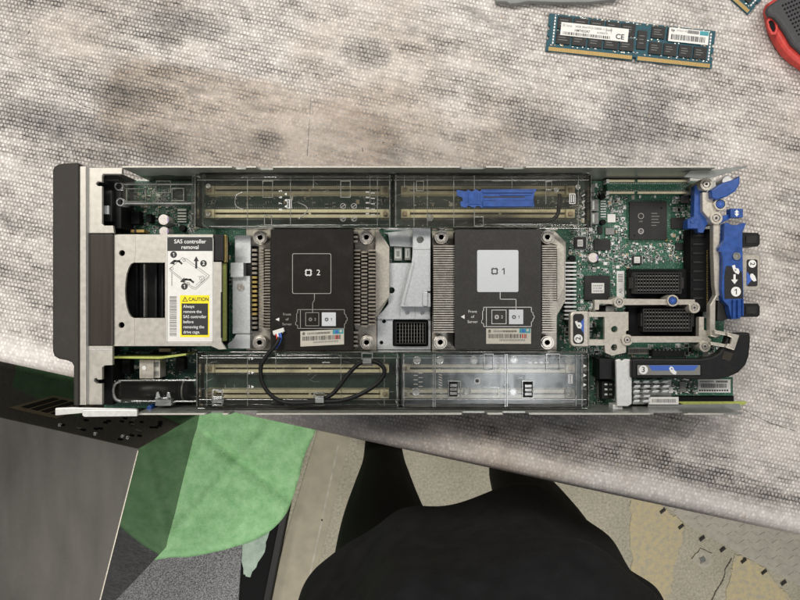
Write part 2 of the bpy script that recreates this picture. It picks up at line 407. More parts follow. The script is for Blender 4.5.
# instruction label
z = 42
lb = MB(PAPER)
lb.prism(rrect(166.6, 236.4, 213.4, 342.6, 2.6), z, z + .14)
lb.prism(rrect(167.2, 237, 212.8, 251, 2.2, corners=(1,1,0,0)), z + .14, z + .24, INK)
lb.text('SAS controller', 190, 241.6, z + .24, 3.9, PRINT, bold=.012, sx=.95)
lb.text('removal', 190, 247.3, z + .24, 3.9, PRINT, bold=.012, sx=.95)
lb.frame(167.1, 236.9, 212.9, 342.1, .35, z + .14, INKG)
Z = z + .14
for (x, y, t_) in ((173.6, 254.6, '1'), (203.5, 263.4, '2'), (184.4, 286.4, '1')):
    lb.disc(x, y, 3.3, Z, INK); lb.text(t_, x, y, Z + .12, 3.4, PRINT, bold=.02)
def arrow(mb, pts, head, w, zz, m):
    mb.line(pts, w, zz, m); mb.prism(head, zz + .01, zz + .13, m)
arrow(lb, [(181.4,263.4),(179,261.2),(175,261),(172.6,262.2)], [(169.6,263.6),(174,259.8),(174.6,264.6)], 1.9, Z, INK)
arrow(lb, [(196.2,267.5),(196.2,261)], [(196.2,256.2),(193.6,261.2),(198.8,261.2)], 1.9, Z, INK)
arrow(lb, [(193,282),(190.2,279.8),(186,279.4),(183,280)], [(180,281.8),(184.2,277.4),(185,282.8)], 1.9, Z, INK)
ol = [(169.4,268.8),(182.6,257.6),(186.4,258.8),(209.4,275.6),(196,287.6),(192,286.6),(169.4,268.8)]
lb.line(ol, .45, Z, INKG)
lb.line([(169.4,270.4),(192,288.4),(196,289.4),(209.4,277.2)], .35, Z, INKG)
lb.line([(184,259.4),(206.6,275.8),(195.6,285.4)], .3, Z, INKG)
for (x, y) in ((184,260.2),(200.6,278.6),(188.4,283.6),(172,268.6)): lb.ring(x, y, 1.5, .4, Z, INKG, 12)
lb.line([(198,276.6),(203,276),(204.6,279.6),(200.6,282.6)], .4, Z, INKG)
for q in range(9): lb.box(171.3, 272.6 + q*1.5, 172.3, 273.6 + q*1.5, Z, Z + .1, INKG)
lb.barcode(169.6, 296.4, 176.6, 336.6, Z, INKG, vertical=True, step=.8)
lb.box(180, 295.2, 209.4, 337.2, Z, Z + .08, YELLOW)
lb.box(181.6, 303.4, 208, 335, Z + .08, Z + .14, INK)
lb.text('CAUTION', 198.6, 299.4, Z + .08, 3.5, INK, bold=.02, sx=.88)
lb.line([(182.6,301.2),(185,296.9),(187.4,301.2),(182.6,301.2)], .55, Z + .08, INK); lb.line([(185,298.6),(185,299.8)], .5, Z + .08, INK)
for q, t_ in enumerate(('Always', 'remove the', 'SAS controller', 'before', 'removing the', 'drive cage.')):
    lb.text(t_, 183.2, 306.6 + q * 5.1, Z + .14, 3.0, PRINT, align='LEFT', bold=.008, sx=.9)
lb.obj('instruction_label', cage, 0, 'white removal instruction label with yellow caution box')

# ---- system board -------------------------------------------------
pb = MB(PCB)
pb.prism([(104,181),(703,181),(703,318),(724,320),(724,352),(703,352),(703,408),(104,408)], 6, 7.6)
board = pb.obj('system_board', srv)
ZB = 7.6
taken = []
def take(x0, y0, x1, y1): taken.append((x0, y0, x1, y1))
def chip(name, x0, y0, x1, y1, h, m=CHIP, pins=None, label=None):
    b = MB(m); b.box(x0, y0, x1, y1, ZB, ZB + h)
    if pins:
        n = int((x1 - x0) / 1.6); nv = int((y1 - y0) / 1.6)
        if 'v' in pins:
            for q in range(n):
                xx = x0 + (q + .5) * (x1 - x0) / n
                b.box(xx - .4, y0 - 1.5, xx + .4, y0 - .05, ZB, ZB + .5, SOLDER); b.box(xx - .4, y1 + .05, xx + .4, y1 + 1.5, ZB, ZB + .5, SOLDER)
        if 'h' in pins:
            for q in range(nv):
                yy = y0 + (q + .5) * (y1 - y0) / nv
                b.box(x0 - 1.5, yy - .4, x0 - .05, yy + .4, ZB, ZB + .5, SOLDER); b.box(x1 + .05, yy - .4, x1 + 1.5, yy + .4, ZB, ZB + .5, SOLDER)
    take(x0 - 1.5, y0 - 1.5, x1 + 1.5, y1 + 1.5)
    return b
def chip_obj(b, name='chip', label=None): return b.obj(name, board, .2, label)
# big management chip with its green carrier
q = chip('c', 627.5, 199.5, 669, 241.5, 1.0, PCB)
q.box(629.6, 201.4, 667, 239.6, ZB + 1, ZB + 2.6, CHIP)
zt = ZB + 2.6
q.ring(641, 216, 2.9, .5, zt, PRINTG); q.text('iLO', 641, 221.4, zt, 1.5, PRINTG); q.text('hp', 641, 231.2, zt, 2.6, PRINTG); q.ring(641, 231.2, 2.9, .9, zt, PRINTG)
for j in range(5): q.box(651.4, 213 + j*3.0, 651.4 + (6, 8, 7, 8, 5)[j], 213.7 + j*3.0, zt, zt + .08, INKG)
q.disc(661.5, 208, 1.0, zt, BLACKM); q.disc(634.6, 235.4, .9, zt, BLACKM); q.prism([(667.4,241),(664.6,241),(667.4,238.6)], zt - 1.4, zt - 1.2, GOLD)
chip_obj(q, 'chip', 'large square black chip with round logo')
chip_obj(chip('c', 671.5, 217.5, 685.5, 228.4, 2.2, pins='h'))
chip_obj(chip('c', 594, 239.5, 610.5, 250, 2.0, pins='h'))
q = chip('c', 574.4, 237, 586, 248.8, 2.0, pins='vh'); q.box(577.4, 239.6, 583, 246.6, ZB + 2, ZB + 2.1, PAPER); q.line([(578.4,242),(582,242)], .4, ZB+2.1, INKG); q.line([(578.4,244),(582,244)], .4, ZB+2.1, INKG); chip_obj(q)
q = chip('c', 584.6, 275.6, 610, 300.2, 2.6); q.box(591.6, 283, 604.2, 293.2, ZB + 2.6, ZB + 2.7, PAPER)
for yy in (285, 287.6, 290.4): q.barcode(593, yy, 602.6, yy + 1.2, ZB + 2.7, INKG, step=.8)
chip_obj(q, 'chip', 'black chip with square white sticker')
q = chip('c', 632.4, 255.8, 641.6, 264, 2.0, pins='h'); q.box(634.2, 256.8, 640, 263, ZB + 2, ZB + 2.1, PAPER); q.line([(635,259),(639,259)], .4, ZB+2.1, INKG); q.line([(635,261),(639,261)], .4, ZB+2.1, INKG); chip_obj(q)
chip_obj(chip('c', 676, 243, 683, 250, 1.6)); chip_obj(chip('c', 605.6, 228, 614.6, 234.6, 1.8, SMDG)); chip_obj(chip('c', 598, 227, 602.6, 233.8, 1.6, BLACK))
chip_obj(chip('c', 681.6, 195.6, 689, 203, 1.8, SMDG)); chip_obj(chip('c', 588.5, 184, 594.5, 192, 2.4, SMDG))
q = chip('c', 616.8, 271, 624.4, 297.6, .8, PAPER); q.text('A5', 620.6, 291, ZB + .8, 3.0, INKG, rot=90); q.barcode(618, 274, 623, 282, ZB + .8, INKG, vertical=True); chip_obj(q, 'board_sticker', 'upright white sticker strip')
q = chip('c', 607.5, 214, 615.6, 222.4, 1.2, PAPER); chip_obj(q, 'board_sticker', 'small white square sticker')
q = chip('c', 628, 347.6, 651.4, 354.2, .6, PAPERC); q.barcode(630, 348.6, 650, 353, ZB + .6, INKG); chip_obj(q, 'board_sticker', 'cream barcode sticker beside the bracket')
# round electrolytic capacitors
def can(px, py, r, h, half=True, label=None):
    b = MB(CAPTOP); b.cyl(px, py, r, ZB, ZB + h, CAPTOP, 22)
    if half:
        b.prism([(px + math.cos(a) * r * .93, py + math.sin(a) * r * .93) for a in [math.radians(-38 + 76 * k / 8) for k in range(9)]], ZB + h, ZB + h + .1, PURPLE)
    b.box(px - r * 1.05, py - r * 1.05, px + r * 1.05, py + r * 1.05, ZB, ZB + 1.2, BLACK)
    take(px - r - 1, py - r - 1, px + r + 1, py + r + 1)
    b.obj('capacitor', board, .25, label)
can(593.4, 257.6, 4.8, 7); can(163.6, 219.6, 5.2, 14); can(163.8, 231.4, 4.6, 12)
for (x, y, rr) in ((603, 196.4, 2.8), (603.4, 222, 2.8), (572.6, 258.6, 3.4), (182, 228, 3.2)):
    b = MB(BLACKM); b.cyl(x, y, rr, ZB, ZB + 5, BLACKM, 16); take(x-3,y-3,x+3,y+3); b.obj('post', board, .3)
# inductors / connectors beside the covers
for (x0, y0, x1, y1) in ((590.4, 199.4, 598.6, 211), (590.4, 212.6, 598.6, 224)):
    q = chip('c', x0, y0, x1, y1, 5, SMDG); q.box(x0 - 2.4, y0 + .6, x0 - .2, y1 - .6, ZB, ZB + 4, BLACK); q.box(x0+2, y0+1.5, x0+4, y1-1.5, ZB+5, ZB+5.2, SOLDER); chip_obj(q, 'inductor')
b = MB(SOLDER)
for yy in range(7): b.box(600.6, 200.6 + yy * 2.6, 606, 201.8 + yy * 2.6, ZB, ZB + .8)
take(600, 199, 607, 219); b.obj('solder_pad', board)
# long column of header pins beside heatsink 1
b = MB(BLACK, PRINT)
b.box(565.6, 260, 570.2, 322, ZB, ZB + 6, BLACK)
for yy in range(15):
    b.box(564.6, 262 + yy * 4, 576.4, 263.6 + yy * 4, ZB, ZB + 6.4, BRIGHT); b.box(570.6, 263.8 + yy*4, 573, 265.6 + yy*4, ZB, ZB + 3, INK)
take(563, 258, 578, 324); b.obj('pin_header', board)
# expansion connector with two ivory edges
b = MB(PCB)
b.box(607, 179.4, 690.4, 194, ZB, ZB + 6, PCB)
for yy in (179.6, 191.4):
    b.box(607.6, yy, 634.6, yy + 2.2, ZB + 6, ZB + 7.4, IVORY); b.box(637.6, yy, 688.6, yy + 2.2, ZB + 6, ZB + 7.4, IVORY)
    for x in (606.4, 687.6): b.box(x, yy - .4, x + 2.8, yy + 3.2, ZB, ZB + 8.2, PRINT)
    for j in range(46): b.box(609 + j*1.72, yy + (3 if yy < 185 else -1.6), 609.8 + j*1.72, yy + (4.4 if yy < 185 else -.2), ZB + 6, ZB + 6.3, SOLDER)
take(605, 178, 692, 196); b.obj('edge_socket', board, .15)
# two black grid connectors for mezzanine cards
def grid_socket(x0, y0, x1, y1, z0, z1, tray, nx=16, ny=6, label=None):
    b = MB(BLACKM); b.box(tray[0], tray[1], tray[2], tray[3], ZB, z0, BLACKM)
    b.wall_frame(x0, y0, x1, y1, 1.4, z0, z1, CHIP)
    b.box(x0 - 2.2, y0 + 5, x0 - .1, y1 - 5, z0, z1 - 1, CHIP); b.box(x1 + .1, y0 + 5, x1 + 2.2, y1 - 5, z0, z1 - 1, CHIP)
    b.box(x0 + 1.5, y0 + 1.5, x1 - 1.5, y1 - 1.5, z0, z1 - 2.4, BLACKM)
    for i in range(1, nx):
        xx = x0 + (x1 - x0) * i / nx; b.box(xx - .75, y0 + 1.5, xx + .75, y1 - 1.5, z1 - 2.4, z1 - .6, CHIP)
    for j in range(1, ny):
        yy = y0 + (y1 - y0) * j / ny; b.box(x0 + 1.5, yy - .45, x1 - 1.5, yy + .45, z1 - 2.4, z1 - .9, SMDG)
    take(*tray); b.obj('mezzanine_socket', board, .15, label)
grid_socket(634.4, 272.4, 681.6, 293.6, 14, 22, (629, 269, 688, 299), label='upper black grid connector')
grid_socket(643, 308.6, 692, 331.6, 14, 22, (628, 303, 702, 336), label='lower black grid connector')
b = MB(BLACKM); b.box(690.6, 229, 712, 312, ZB, 20, BLACKM)
for j in range(34): b.box(706.8, 250 + j * 1.75, 708, 250.9 + j * 1.75, 20, 20.6, GOLDD)
for j in range(8): b.box(693, 234 + j*9, 704, 236.4 + j*9, 20, 20.9, BLACK)
take(689, 228, 713, 313); b.obj('backplane_socket', board, .2)
# odds: smd packages on the lower strip
b = MB(BLACK); b.box(652.6, 350.6, 684, 356.8, ZB, ZB + 7, BLACK)
for j in range(7): b.box(655 + j * 4, 349.4, 656.6 + j * 4, 351, ZB, ZB + 5, SOLDER)
take(652, 349, 685, 357); b.obj('black_header', board, .2)
for (x0, y0, x1, y1) in ((597.6, 380, 603.6, 398), (604, 381, 613, 394)):
    q = chip('c', x0, y0, x1, y1, 4, SMDG if x0 < 600 else BLACK); chip_obj(q, 'chip')
# large packages under the left bracket area
for (x0, y0, x1, y1) in ((131, 211, 139.4, 224), (146, 214, 151, 222), (119, 213, 128, 222), (122, 360, 130, 374), (176, 358, 184, 370)):
    q = chip('c', x0, y0, x1, y1, 8, BLACKM); chip_obj(q, 'chip')
q = chip('c', 130.6, 229.6, 144, 232.6, 10, GOLD); q.box(134, 229.6, 136, 232.6, ZB+10, ZB+10.6, INK); chip_obj(q, 'gold_contact')
q = chip('c', 177.4, 208.6, 186.4, 222.4, 2, SOLDER)
for j in range(4): q.box(177.2, 210.8 + j*3, 186.6, 212.2 + j*3, ZB + 2, ZB + 2.4, INK)
chip_obj(q, 'solder_pad')
q = chip('c', 159, 348.4, 170.4, 352, 12, TAN); chip_obj(q, 'tan_component')
for (x0, y0, x1, y1) in ((394, 247, 402, 260.5), (404.6, 246.5, 410.6, 260)):
    q = chip('c', x0, y0, x1, y1, 6, SMDG); q.box(x0+.8, y0+2, x1-.8, y1-2, ZB+6, ZB+6.2, SOLDER); q.box(x0+2.4, y0+4, x1-2.4, y1-4, ZB+6.2, ZB+6.4, SMDG); chip_obj(q, 'inductor')

# fine surface-mounted components (uncountable)
sm = MB(SMDG, SOLDER, BLACK, TAN, PRINT, CHIP)
take(200, 355, 592, 404); 
def smd(region, n, pale=.5):
    x0, y0, x1, y1 = region
    for _ in range(n):
        x = random.uniform(x0, x1); y = random.uniform(y0, y1)
        if any(a < x < c_ and b_ < y < d for a, b_, c_, d in taken): continue
        v = random.random() < .5
        big = random.random()
        l, w_ = (1.9, 1.0) if big < .72 else ((3.0, 1.6) if big < .93 else (4.2, 3.2))
        if big >= .93 and any(a - 2 < x < c_ + 2 and b_ - 2 < y < d + 2 for a, b_, c_, d in taken): continue
        h = .5 + random.random() * .8
        bx, by = (l / 2, w_ / 2) if not v else (w_ / 2, l / 2)
        core = random.choice((BLACK, SMDG, TAN, CHIP, CHIP, BLACK)) if random.random() > pale * .4 else PRINT
        sm.box(x - bx * .62, y - by * (.62 if v else 1), x + bx * .62, y + by * (.62 if v else 1), ZB, ZB + h, core) if not v else sm.box(x - bx, y - by * .62, x + bx, y + by * .62, ZB, ZB + h, core)
        for sgn in (-1, 1):
            if v: sm.box(x - bx, y + sgn * by * .64 - (0 if sgn > 0 else by * .36), x + bx, y + sgn * by * .64 + (by * .36 if sgn > 0 else 0), ZB, ZB + h * .95, SOLDER)
            else: sm.box(x + sgn * bx * .64 - (0 if sgn > 0 else bx * .36), y - by, x + sgn * bx * .64 + (bx * .36 if sgn > 0 else 0), y + by, ZB, ZB + h * .95, SOLDER)
        if random.random() < .35:
            sm.frame(x - bx - .6, y - by - .6, x + bx + .6, y + by + .6, .3, ZB, PRINT, .05)
smd((570, 195, 706, 262), 1250, .7); smd((570, 262, 640, 316), 330, .6); smd((586, 183, 606, 240), 120)
smd((575, 345, 720, 358), 150, .3); smd((590, 356, 616, 404), 70, .3)
smd((112, 186, 196, 232), 420, .2); smd((112, 350, 196, 404), 260, .15)
smd((226, 236, 262, 346), 120, .3); smd((388, 232, 414, 262), 70, .4); smd((560, 300, 600, 350), 160)
smd((200, 190, 590, 206), 260, .2); smd((200, 374, 590, 388), 300, .2)
o = sm.obj('surface_component', board); o['kind'] = 'stuff'

fd = MB(PCBD)
fd.box(204, 177, 584, 229, ZB + .05, ZB + .3); fd.obj('shade_sheet', board)  # dark sheet painting in the shade under the upper cover
fd = MB(PCBD); fd.box(204, 355, 582, 406, ZB + .05, ZB + .3); fd.obj('shade_sheet', board)  # same painted shade below the lower cover
fd = MB(PCBD); fd.box(106, 350, 200, 406, ZB + .05, ZB + .3); fd.obj('shade_sheet', board)  # shade over the front lower board, laid on as a dark sheet
# ---- memory sockets ----------------------------------------------
def socket(x0, x1, y, h=9):
    b = MB(IVORY); zz = ZB + h
    b.box(x0, y - 4.2, x1, y - 1.0, ZB, zz); b.box(x0, y + 1.0, x1, y + 4.2, ZB, zz)
    b.box(x0, y - 1.0, x1, y + 1.0, ZB, zz - 3, BLACKM)
    n = int((x1 - x0) / 1.9)
    for q in range(n):
        xx = x0 + 2 + q * 1.9
        b.box(xx, y - 6.2, xx + .8, y - 5.0, ZB, ZB + 1, SOLDER); b.box(xx, y + 5.0, xx + .8, y + 6.2, ZB, ZB + 1, SOLDER)
        if q % 2: b.box(xx, y - .95, xx + .7, y - .3, zz - 3, zz - 1, GOLDD)
    xm = x0 + (x1 - x0) * .57
    b.box(xm, y - 1.0, xm + 2.4, y + 1.0, zz - 3, zz - .4, IVORY)
    o = b.obj('memory_socket', srv, .15)
    for xe, d in ((x0, -1), (x1, 1)):
        l = MB(IVORY)
        l.box(min(xe, xe + d*9), y - 4.4, max(xe, xe + d*9), y + 4.4, ZB, zz + 2.5)
        l.box(min(xe + d*3, xe + d*7), y - 1.8, max(xe + d*3, xe + d*7), y + 1.8, zz + 2.5, zz + 4.5, MATS['tan_component'])
        l.obj('socket_latch', o, .4)
for y in (190, 213.5):
    socket(214, 380, y); socket(410, 566, y)
for y in (368.5, 394):
    socket(214, 380, y); socket(410, 566, y)

# ---- heatsinks ----------------------------------------------------
def screw(parent, px, py, z, r=7.2, m=SCREW, z0=8):
    b = MB(m); b.cyl(px, py, r, z0, z - 1.2, m, 26, r2=r * .96)
    b.cyl(px, py, r * .80, z - 1.2, z, m, 26, r2=r * .72, inner=(r * .36, z - 2.2))
    b.cyl(px, py, r * .30, z - 2.0, z - 1.7, INKG, 6)
    b.obj('screw', parent, .25)
def fins(parent, x0, x1, y0, y1, pitch, ztop, zbot, m=FIN, gap=.45, cols=1, label=None):
    b = MB(m); y = y0
    w_ = (x1 - x0) / cols
    for ccol in range(cols):
        y = y0 + (pitch * .5 if ccol % 2 else 0)
        xa, xb = x0 + ccol * w_ + .5, x0 + (ccol + 1) * w_ - (.9 if ccol < cols - 1 else 0)
        while y < y1 - pitch * .4:
            b.box(xa, y, xb, y + pitch * (1 - gap), zbot, ztop - random.random() * .5); y += pitch
    return b.obj('fin_grille', parent, 0, label)

hs2 = bpy.data.objects.new('heatsink', None); COL.objects.link(hs2); hs2.parent = srv; hs2['label'] = 'heatsink with black cover marked 2'
b = MB(NICKEL)
b.prism([(246,230),(378,230),(388,246),(388,300),(377,318),(377,350),(246,350)], 10, 13.5)
b.obj('base_plate', hs2, .4)
b = MB(NICKEL)                                                # raised pale wing on the right
b.prism([(375.4,229.6),(379,230.6),(389.4,247),(389.4,297),(376.4,312.6),(375.4,312.6)], 13.5, 20)
b.obj('side_wing', hs2, .4)
b = MB(COVER2); b.prism(rrect(270.4, 229, 353.6, 350.6, 1.6), 33.5, 36); cv = b.obj('cover_plate', hs2, .5)
b = MB(BLACKM); b.box(271, 230, 353, 350, 13.5, 33.4); b.obj('fin_core', hs2)
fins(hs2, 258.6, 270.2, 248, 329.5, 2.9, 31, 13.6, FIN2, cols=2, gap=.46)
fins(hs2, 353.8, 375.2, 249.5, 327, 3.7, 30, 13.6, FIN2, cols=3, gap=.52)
b = MB(BLACKM)
b.box(246.5, 246, 258, 331, 13.5, 15)
for j in range(18): b.box(252, 249 + j * 4.55, 256.6, 251.4 + j * 4.55, 15, 19, GOLDD if 5 < j < 15 else FIN2)
b.obj('spring_clip', hs2)
for (x, y) in ((260, 237.4), (366.4, 237.2), (259.4, 342.6), (366.6, 342.6)): screw(hs2, x, y, 26)
b = MB(BLACKM)
for j in range(4): b.box(353.8, 331.5 + j*4.4, 357.6, 333.6 + j*4.4, 13.6, 28, FIN)
b.obj('end_grille', hs2); b = MB(BLACKM)
for j in range(3): b.box(353.8, 231.5 + j*4.4, 357.6, 233.6 + j*4.4, 13.6, 28, FIN)
b.obj('end_grille', hs2)

def chip_icon(b, x, y, r, z, m, w=.8):
    b.frame(x - r, y - r, x + r, y + r, w, z, m)
    for k in (-.45, .45):
        b.line([(x + k*r*1.1, y - r), (x + k*r*1.1, y - r - .5)], .5, z, m); b.line([(x + k*r*1.1, y + r), (x + k*r*1.1, y + r + .5)], .5, z, m)
        b.line([(x - r, y + k*r*1.1), (x - r - .5, y + k*r*1.1)], .5, z, m); b.line([(x + r, y + k*r*1.1), (x + r + .5, y + k*r*1.1)], .5, z, m)
def server_outline(b, x0, y0, x1, y1, z, m, w=.5):
    ym = (y0 + y1) / 2
    b.line([(x0+1.6,y0),(x1,y0),(x1,ym-5.2),(x1+1.6,ym-4),(x1+1.6,ym-1.8),(x1+2.8,ym-1.4),(x1+2.8,ym+1.4),(x1+1.6,ym+1.8),(x1+1.6,ym+4),(x1,ym+5.2),(x1,y1),(x0+1.6,y1),(x0+1.6,y1-3),(x0-.4,y1-3.6),(x0-.4,y1-6),(x0+.6,y1-7),(x0+.6,y0+4),(x0+1.6,y0+3.4),(x0+1.6,y0)], w, z, m)
    b.line([(x0+4.4,y0),(x0+4.4,y1)], w, z, m)
def bar_sticker(b, x0, y0, x1, y1, z, tilt=0.0):
    P = lambda u, v: (x0 + (x1-x0)*u + tilt*v*0, y0 + (y1-y0)*v - tilt*u)
    def q(u0, v0, u1, v1, dz, m): b.prism([P(u0,v0),P(u1,v0),P(u1,v1),P(u0,v1)], z + dz, z + dz + .1, m)
    q(0,0,1,1,0,PAPERC); q(.74,.01,.985,.3,.1,TEAL); q(.80,.06,.86,.26,.2,BLUELT); q(.9,.04,.95,.2,.2,PAPERC)
    rr = random.Random(int(x0)); u = .05
    while u < .9:
        wd = rr.choice((.008,.012,.02)); q(u,.36,min(u+wd,.92),.64,.1,INK); u += wd + rr.choice((.009,.014,.02))
    b.disc(x0 + (x1-x0)*.075, y0 + (y1-y0)*.18 - tilt*.07, 1.5, z + .1, INK, 14)
    b.text('hp', x0 + (x1-x0)*.075, y0 + (y1-y0)*.18 - tilt*.07, z + .22, 1.5, PAPERC)
    u = .16
    while u < .68: q(u,.12,u+.014,.25,.1,INKG if u < .36 else INK); u += .024
    u = .3
    while u < .86: q(u,.7,u+.013,.82,.1,INKG); u += .024
    q(.80,.38,.83,.62,.2,RED); q(.86,.38,.88,.62,.2,RED)

zc = 36
b = MB(PRINTG)
b.prism(rrect(292.2, 253.4, 331.2, 293.8, 1.8), zc, zc + .1, PRINTG, holes=[rrect(292.75, 253.95, 330.65, 293.25, 1.5)])
chip_icon(b, 308.4, 272.6, 3.0, zc, PRINT, 1.0); b.text('2', 318.4, 272.8, zc, 5.6, PRINT)
b.line([(314.4,294),(314.4,300),(312.6,303),(312.6,312)], .5, zc, PRINTG)
server_outline(b, 296, 309.6, 344.4, 328.4, zc, PRINTG)
b.frame(305.4, 312.4, 319, 326, .45, zc, PRINTG); chip_icon(b, 310.4, 319.4, 1.1, zc, PRINTG, .4); b.text('2', 315.2, 319.4, zc, 2.6, PRINTG)
b.box(321.8, 312.4, 335.8, 326, zc, zc + .1, PALE); chip_icon(b, 326.6, 319.4, 1.3, zc + .1, INK, .6); b.text('1', 331.4, 319.4, zc + .1, 2.8, INK)
b.prism([(275.4,319.4),(279.2,317.6),(279.2,321.2)], zc, zc + .1, PRINT)
for j, t_ in enumerate(('Front', 'of', 'Server')): b.text(t_, 287, 314.4 + j * 4.9, zc, 2.5, PRINTG)
b.obj('lettering', hs2)
b = MB(PAPERC); bar_sticker(b, 300.4, 331.2, 344, 346.6, zc, 2.2); b.obj('barcode_sticker', hs2)

hs1 = bpy.data.objects.new('heatsink', None); COL.objects.link(hs1); hs1.parent = srv; hs1['label'] = 'heatsink with grey cover marked 1'
b = MB(NICKEL)
b.prism([(432,231),(555,231),(566,242),(566,300),(557,316),(557,350),(432,350)], 10, 13.5); b.obj('base_plate', hs1, .4)
b = MB(PAPERC if False else NICKEL)
b.prism([(551.2,236.6),(553.4,236.4),(564.6,246.4),(564.6,287),(558,301.6),(556.8,301.6),(556.8,245),(551.2,243)], 13.5, 22); b.obj('side_wing', hs1, .4)
b = MB(COVER1); b.prism(rrect(454.8, 229.2, 541.4, 349.4, 1.8), 33.5, 36); b.obj('cover_plate', hs1, .5)
b = MB(BLACKM); b.box(455.6, 230, 540.6, 348, 13.5, 33.4); b.obj('fin_core', hs1)
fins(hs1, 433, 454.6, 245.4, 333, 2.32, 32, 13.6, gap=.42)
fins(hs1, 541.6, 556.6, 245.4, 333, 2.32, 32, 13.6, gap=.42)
for (x, y) in ((441.4, 237), (547.6, 237), (440.4, 342.4), (547.4, 342.6)): screw(hs1, x, y, 27)
b = MB(PALE)
b.prism(rrect(477.2, 250, 518.4, 292, 1.6), zc, zc + .1, PALE)
chip_icon(b, 494.6, 271.2, 3.0, zc + .1, INK, 1.1); b.text('1', 503.6, 271.2, zc + .1, 6.4, INK, bold=.01)
b.line([(500.2,292.2),(500.2,299.2),(516,299.2),(516,309.6)], .5, zc, PRINT)
server_outline(b, 482, 307.2, 531.4, 326.6, zc, PRINT)
b.frame(491.6, 309.8, 506.4, 324, .5, zc, PRINT); chip_icon(b, 496.8, 317, 1.5, zc, PRINT, .6); b.text('2', 502, 317, zc, 2.8, PRINT)
b.box(509, 309.6, 523.2, 324.2, zc, zc + .1, PALE); chip_icon(b, 514, 317, 1.4, zc + .1, INK, .6); b.text('1', 519, 317, zc + .1, 2.8, INK)
b.prism([(460.8,316.8),(464.6,314.6),(464.6,319)], zc, zc + .1, PRINT)
for j, t_ in enumerate(('Front', 'of', 'Server')): b.text(t_, 472.6, 311.6 + j * 5.1, zc, 2.7, PRINT)
b.line([(478.4,343),(479.6,339)], .8, zc, INK)
b.obj('lettering', hs1)
b = MB(PAPERC); bar_sticker(b, 486.2, 328.4, 531, 343.8, zc, 0); b.obj('barcode_sticker', hs1)

# ---- cast bracket between the heatsinks ---------------------------
b = MB(CAST)
b.prism([(383.4,233),(413,229.6),(430.6,229.6),(430.6,349.4),(377.4,349.4),(377.4,316),(383,311),(388.4,304),(388.4,263),(412.4,263),(412.4,247),(390,246),(388,234)], 10, 15,
        holes=[circle(391.6,290.2,3.2), rrect(392.6, 319.6, 428.4, 346.4, 2), circle(384,321.4,2.0), circle(381.4,342.6,2.0)])
brk = b.obj('centre_bracket', srv, .6)
b = MB(CAST)
b.prism([(413,229.8),(430.4,229.8),(430.4,291),(427,291),(427,293),(430.4,293),(430.4,306.6),(400.4,306.6),(411.8,262),(412.8,250)], 15, 25, holes=[circle(420.2,239.6,3.6)])
b.line([(413.2,249.4),(430,249.4)], .6, 25, STEELD)
b.line([(414.4,262),(404,304)], .5, 25, CAST, .8); b.cyl(420.2, 239.6, 3.3, 15, 21, STEELD, 16)
b.obj('bracket_arm', brk, 1.2, seg=3)
b = MB(CAST); b.box(422.6, 292, 427.8, 306.4, 25, 26.4); b.obj('bracket_tab', brk, .5)
b = MB(CAST); b.prism([(400.4,307),(430,307),(430,319),(377.8,319),(377.8,315.6),(400.4,315.6)], 15, 17.4, holes=[circle(407.2,312.8,2.1), circle(422.2,312.8,2.1)]); b.line([(415,307.4),(415,318.6)], .4, 17.4, STEELD); b.obj('bracket_step', brk, .4)
b = MB(BLACKM); b.box(392.8, 319.8, 428.2, 346.2, 9, 14)
b.wall_frame(395.6, 322.2, 426, 344, 1.0, 14, 20, CHIP)
for i in range(1, 10): b.box(396.6 + i*2.9, 323.4, 397.2 + i*2.9, 342.8, 14, 19, SMDG)
for j in range(1, 6): b.box(396.8, 322.2 + j*3.6, 425, 322.9 + j*3.6, 14, 18.4, CHIP)
b.obj('mezzanine_socket', brk, .15, 'small black grid connector in the cast bracket')

# ---- bracket beside drive cage -------------------------------------
b = MB(CAST)
b.box(235, 235.4, 250.6, 263, 10, 20); b.box(230.6, 262.6, 243.4, 277, 10, 26)
b.box(232.6, 276, 250, 333.6, 10, 22)
b.prism([(228,348.6),(228,343.6),(233,340),(236,334.4),(250,334.4),(250,348.6)], 10, 24)
b.cyl(240.4, 287, 3.6, 22, 23.2, SCREW, 18, inner=(1.5, 22.4)); b.line([(233.6,276.8),(249.4,276.8)], .5, 22, STEELD)
b.obj('cage_bracket', srv, .8)
b = MB(BLACK); b.box(244.4, 262.6, 252, 277, 10, 18); b.obj('cable_boss', srv, .8)

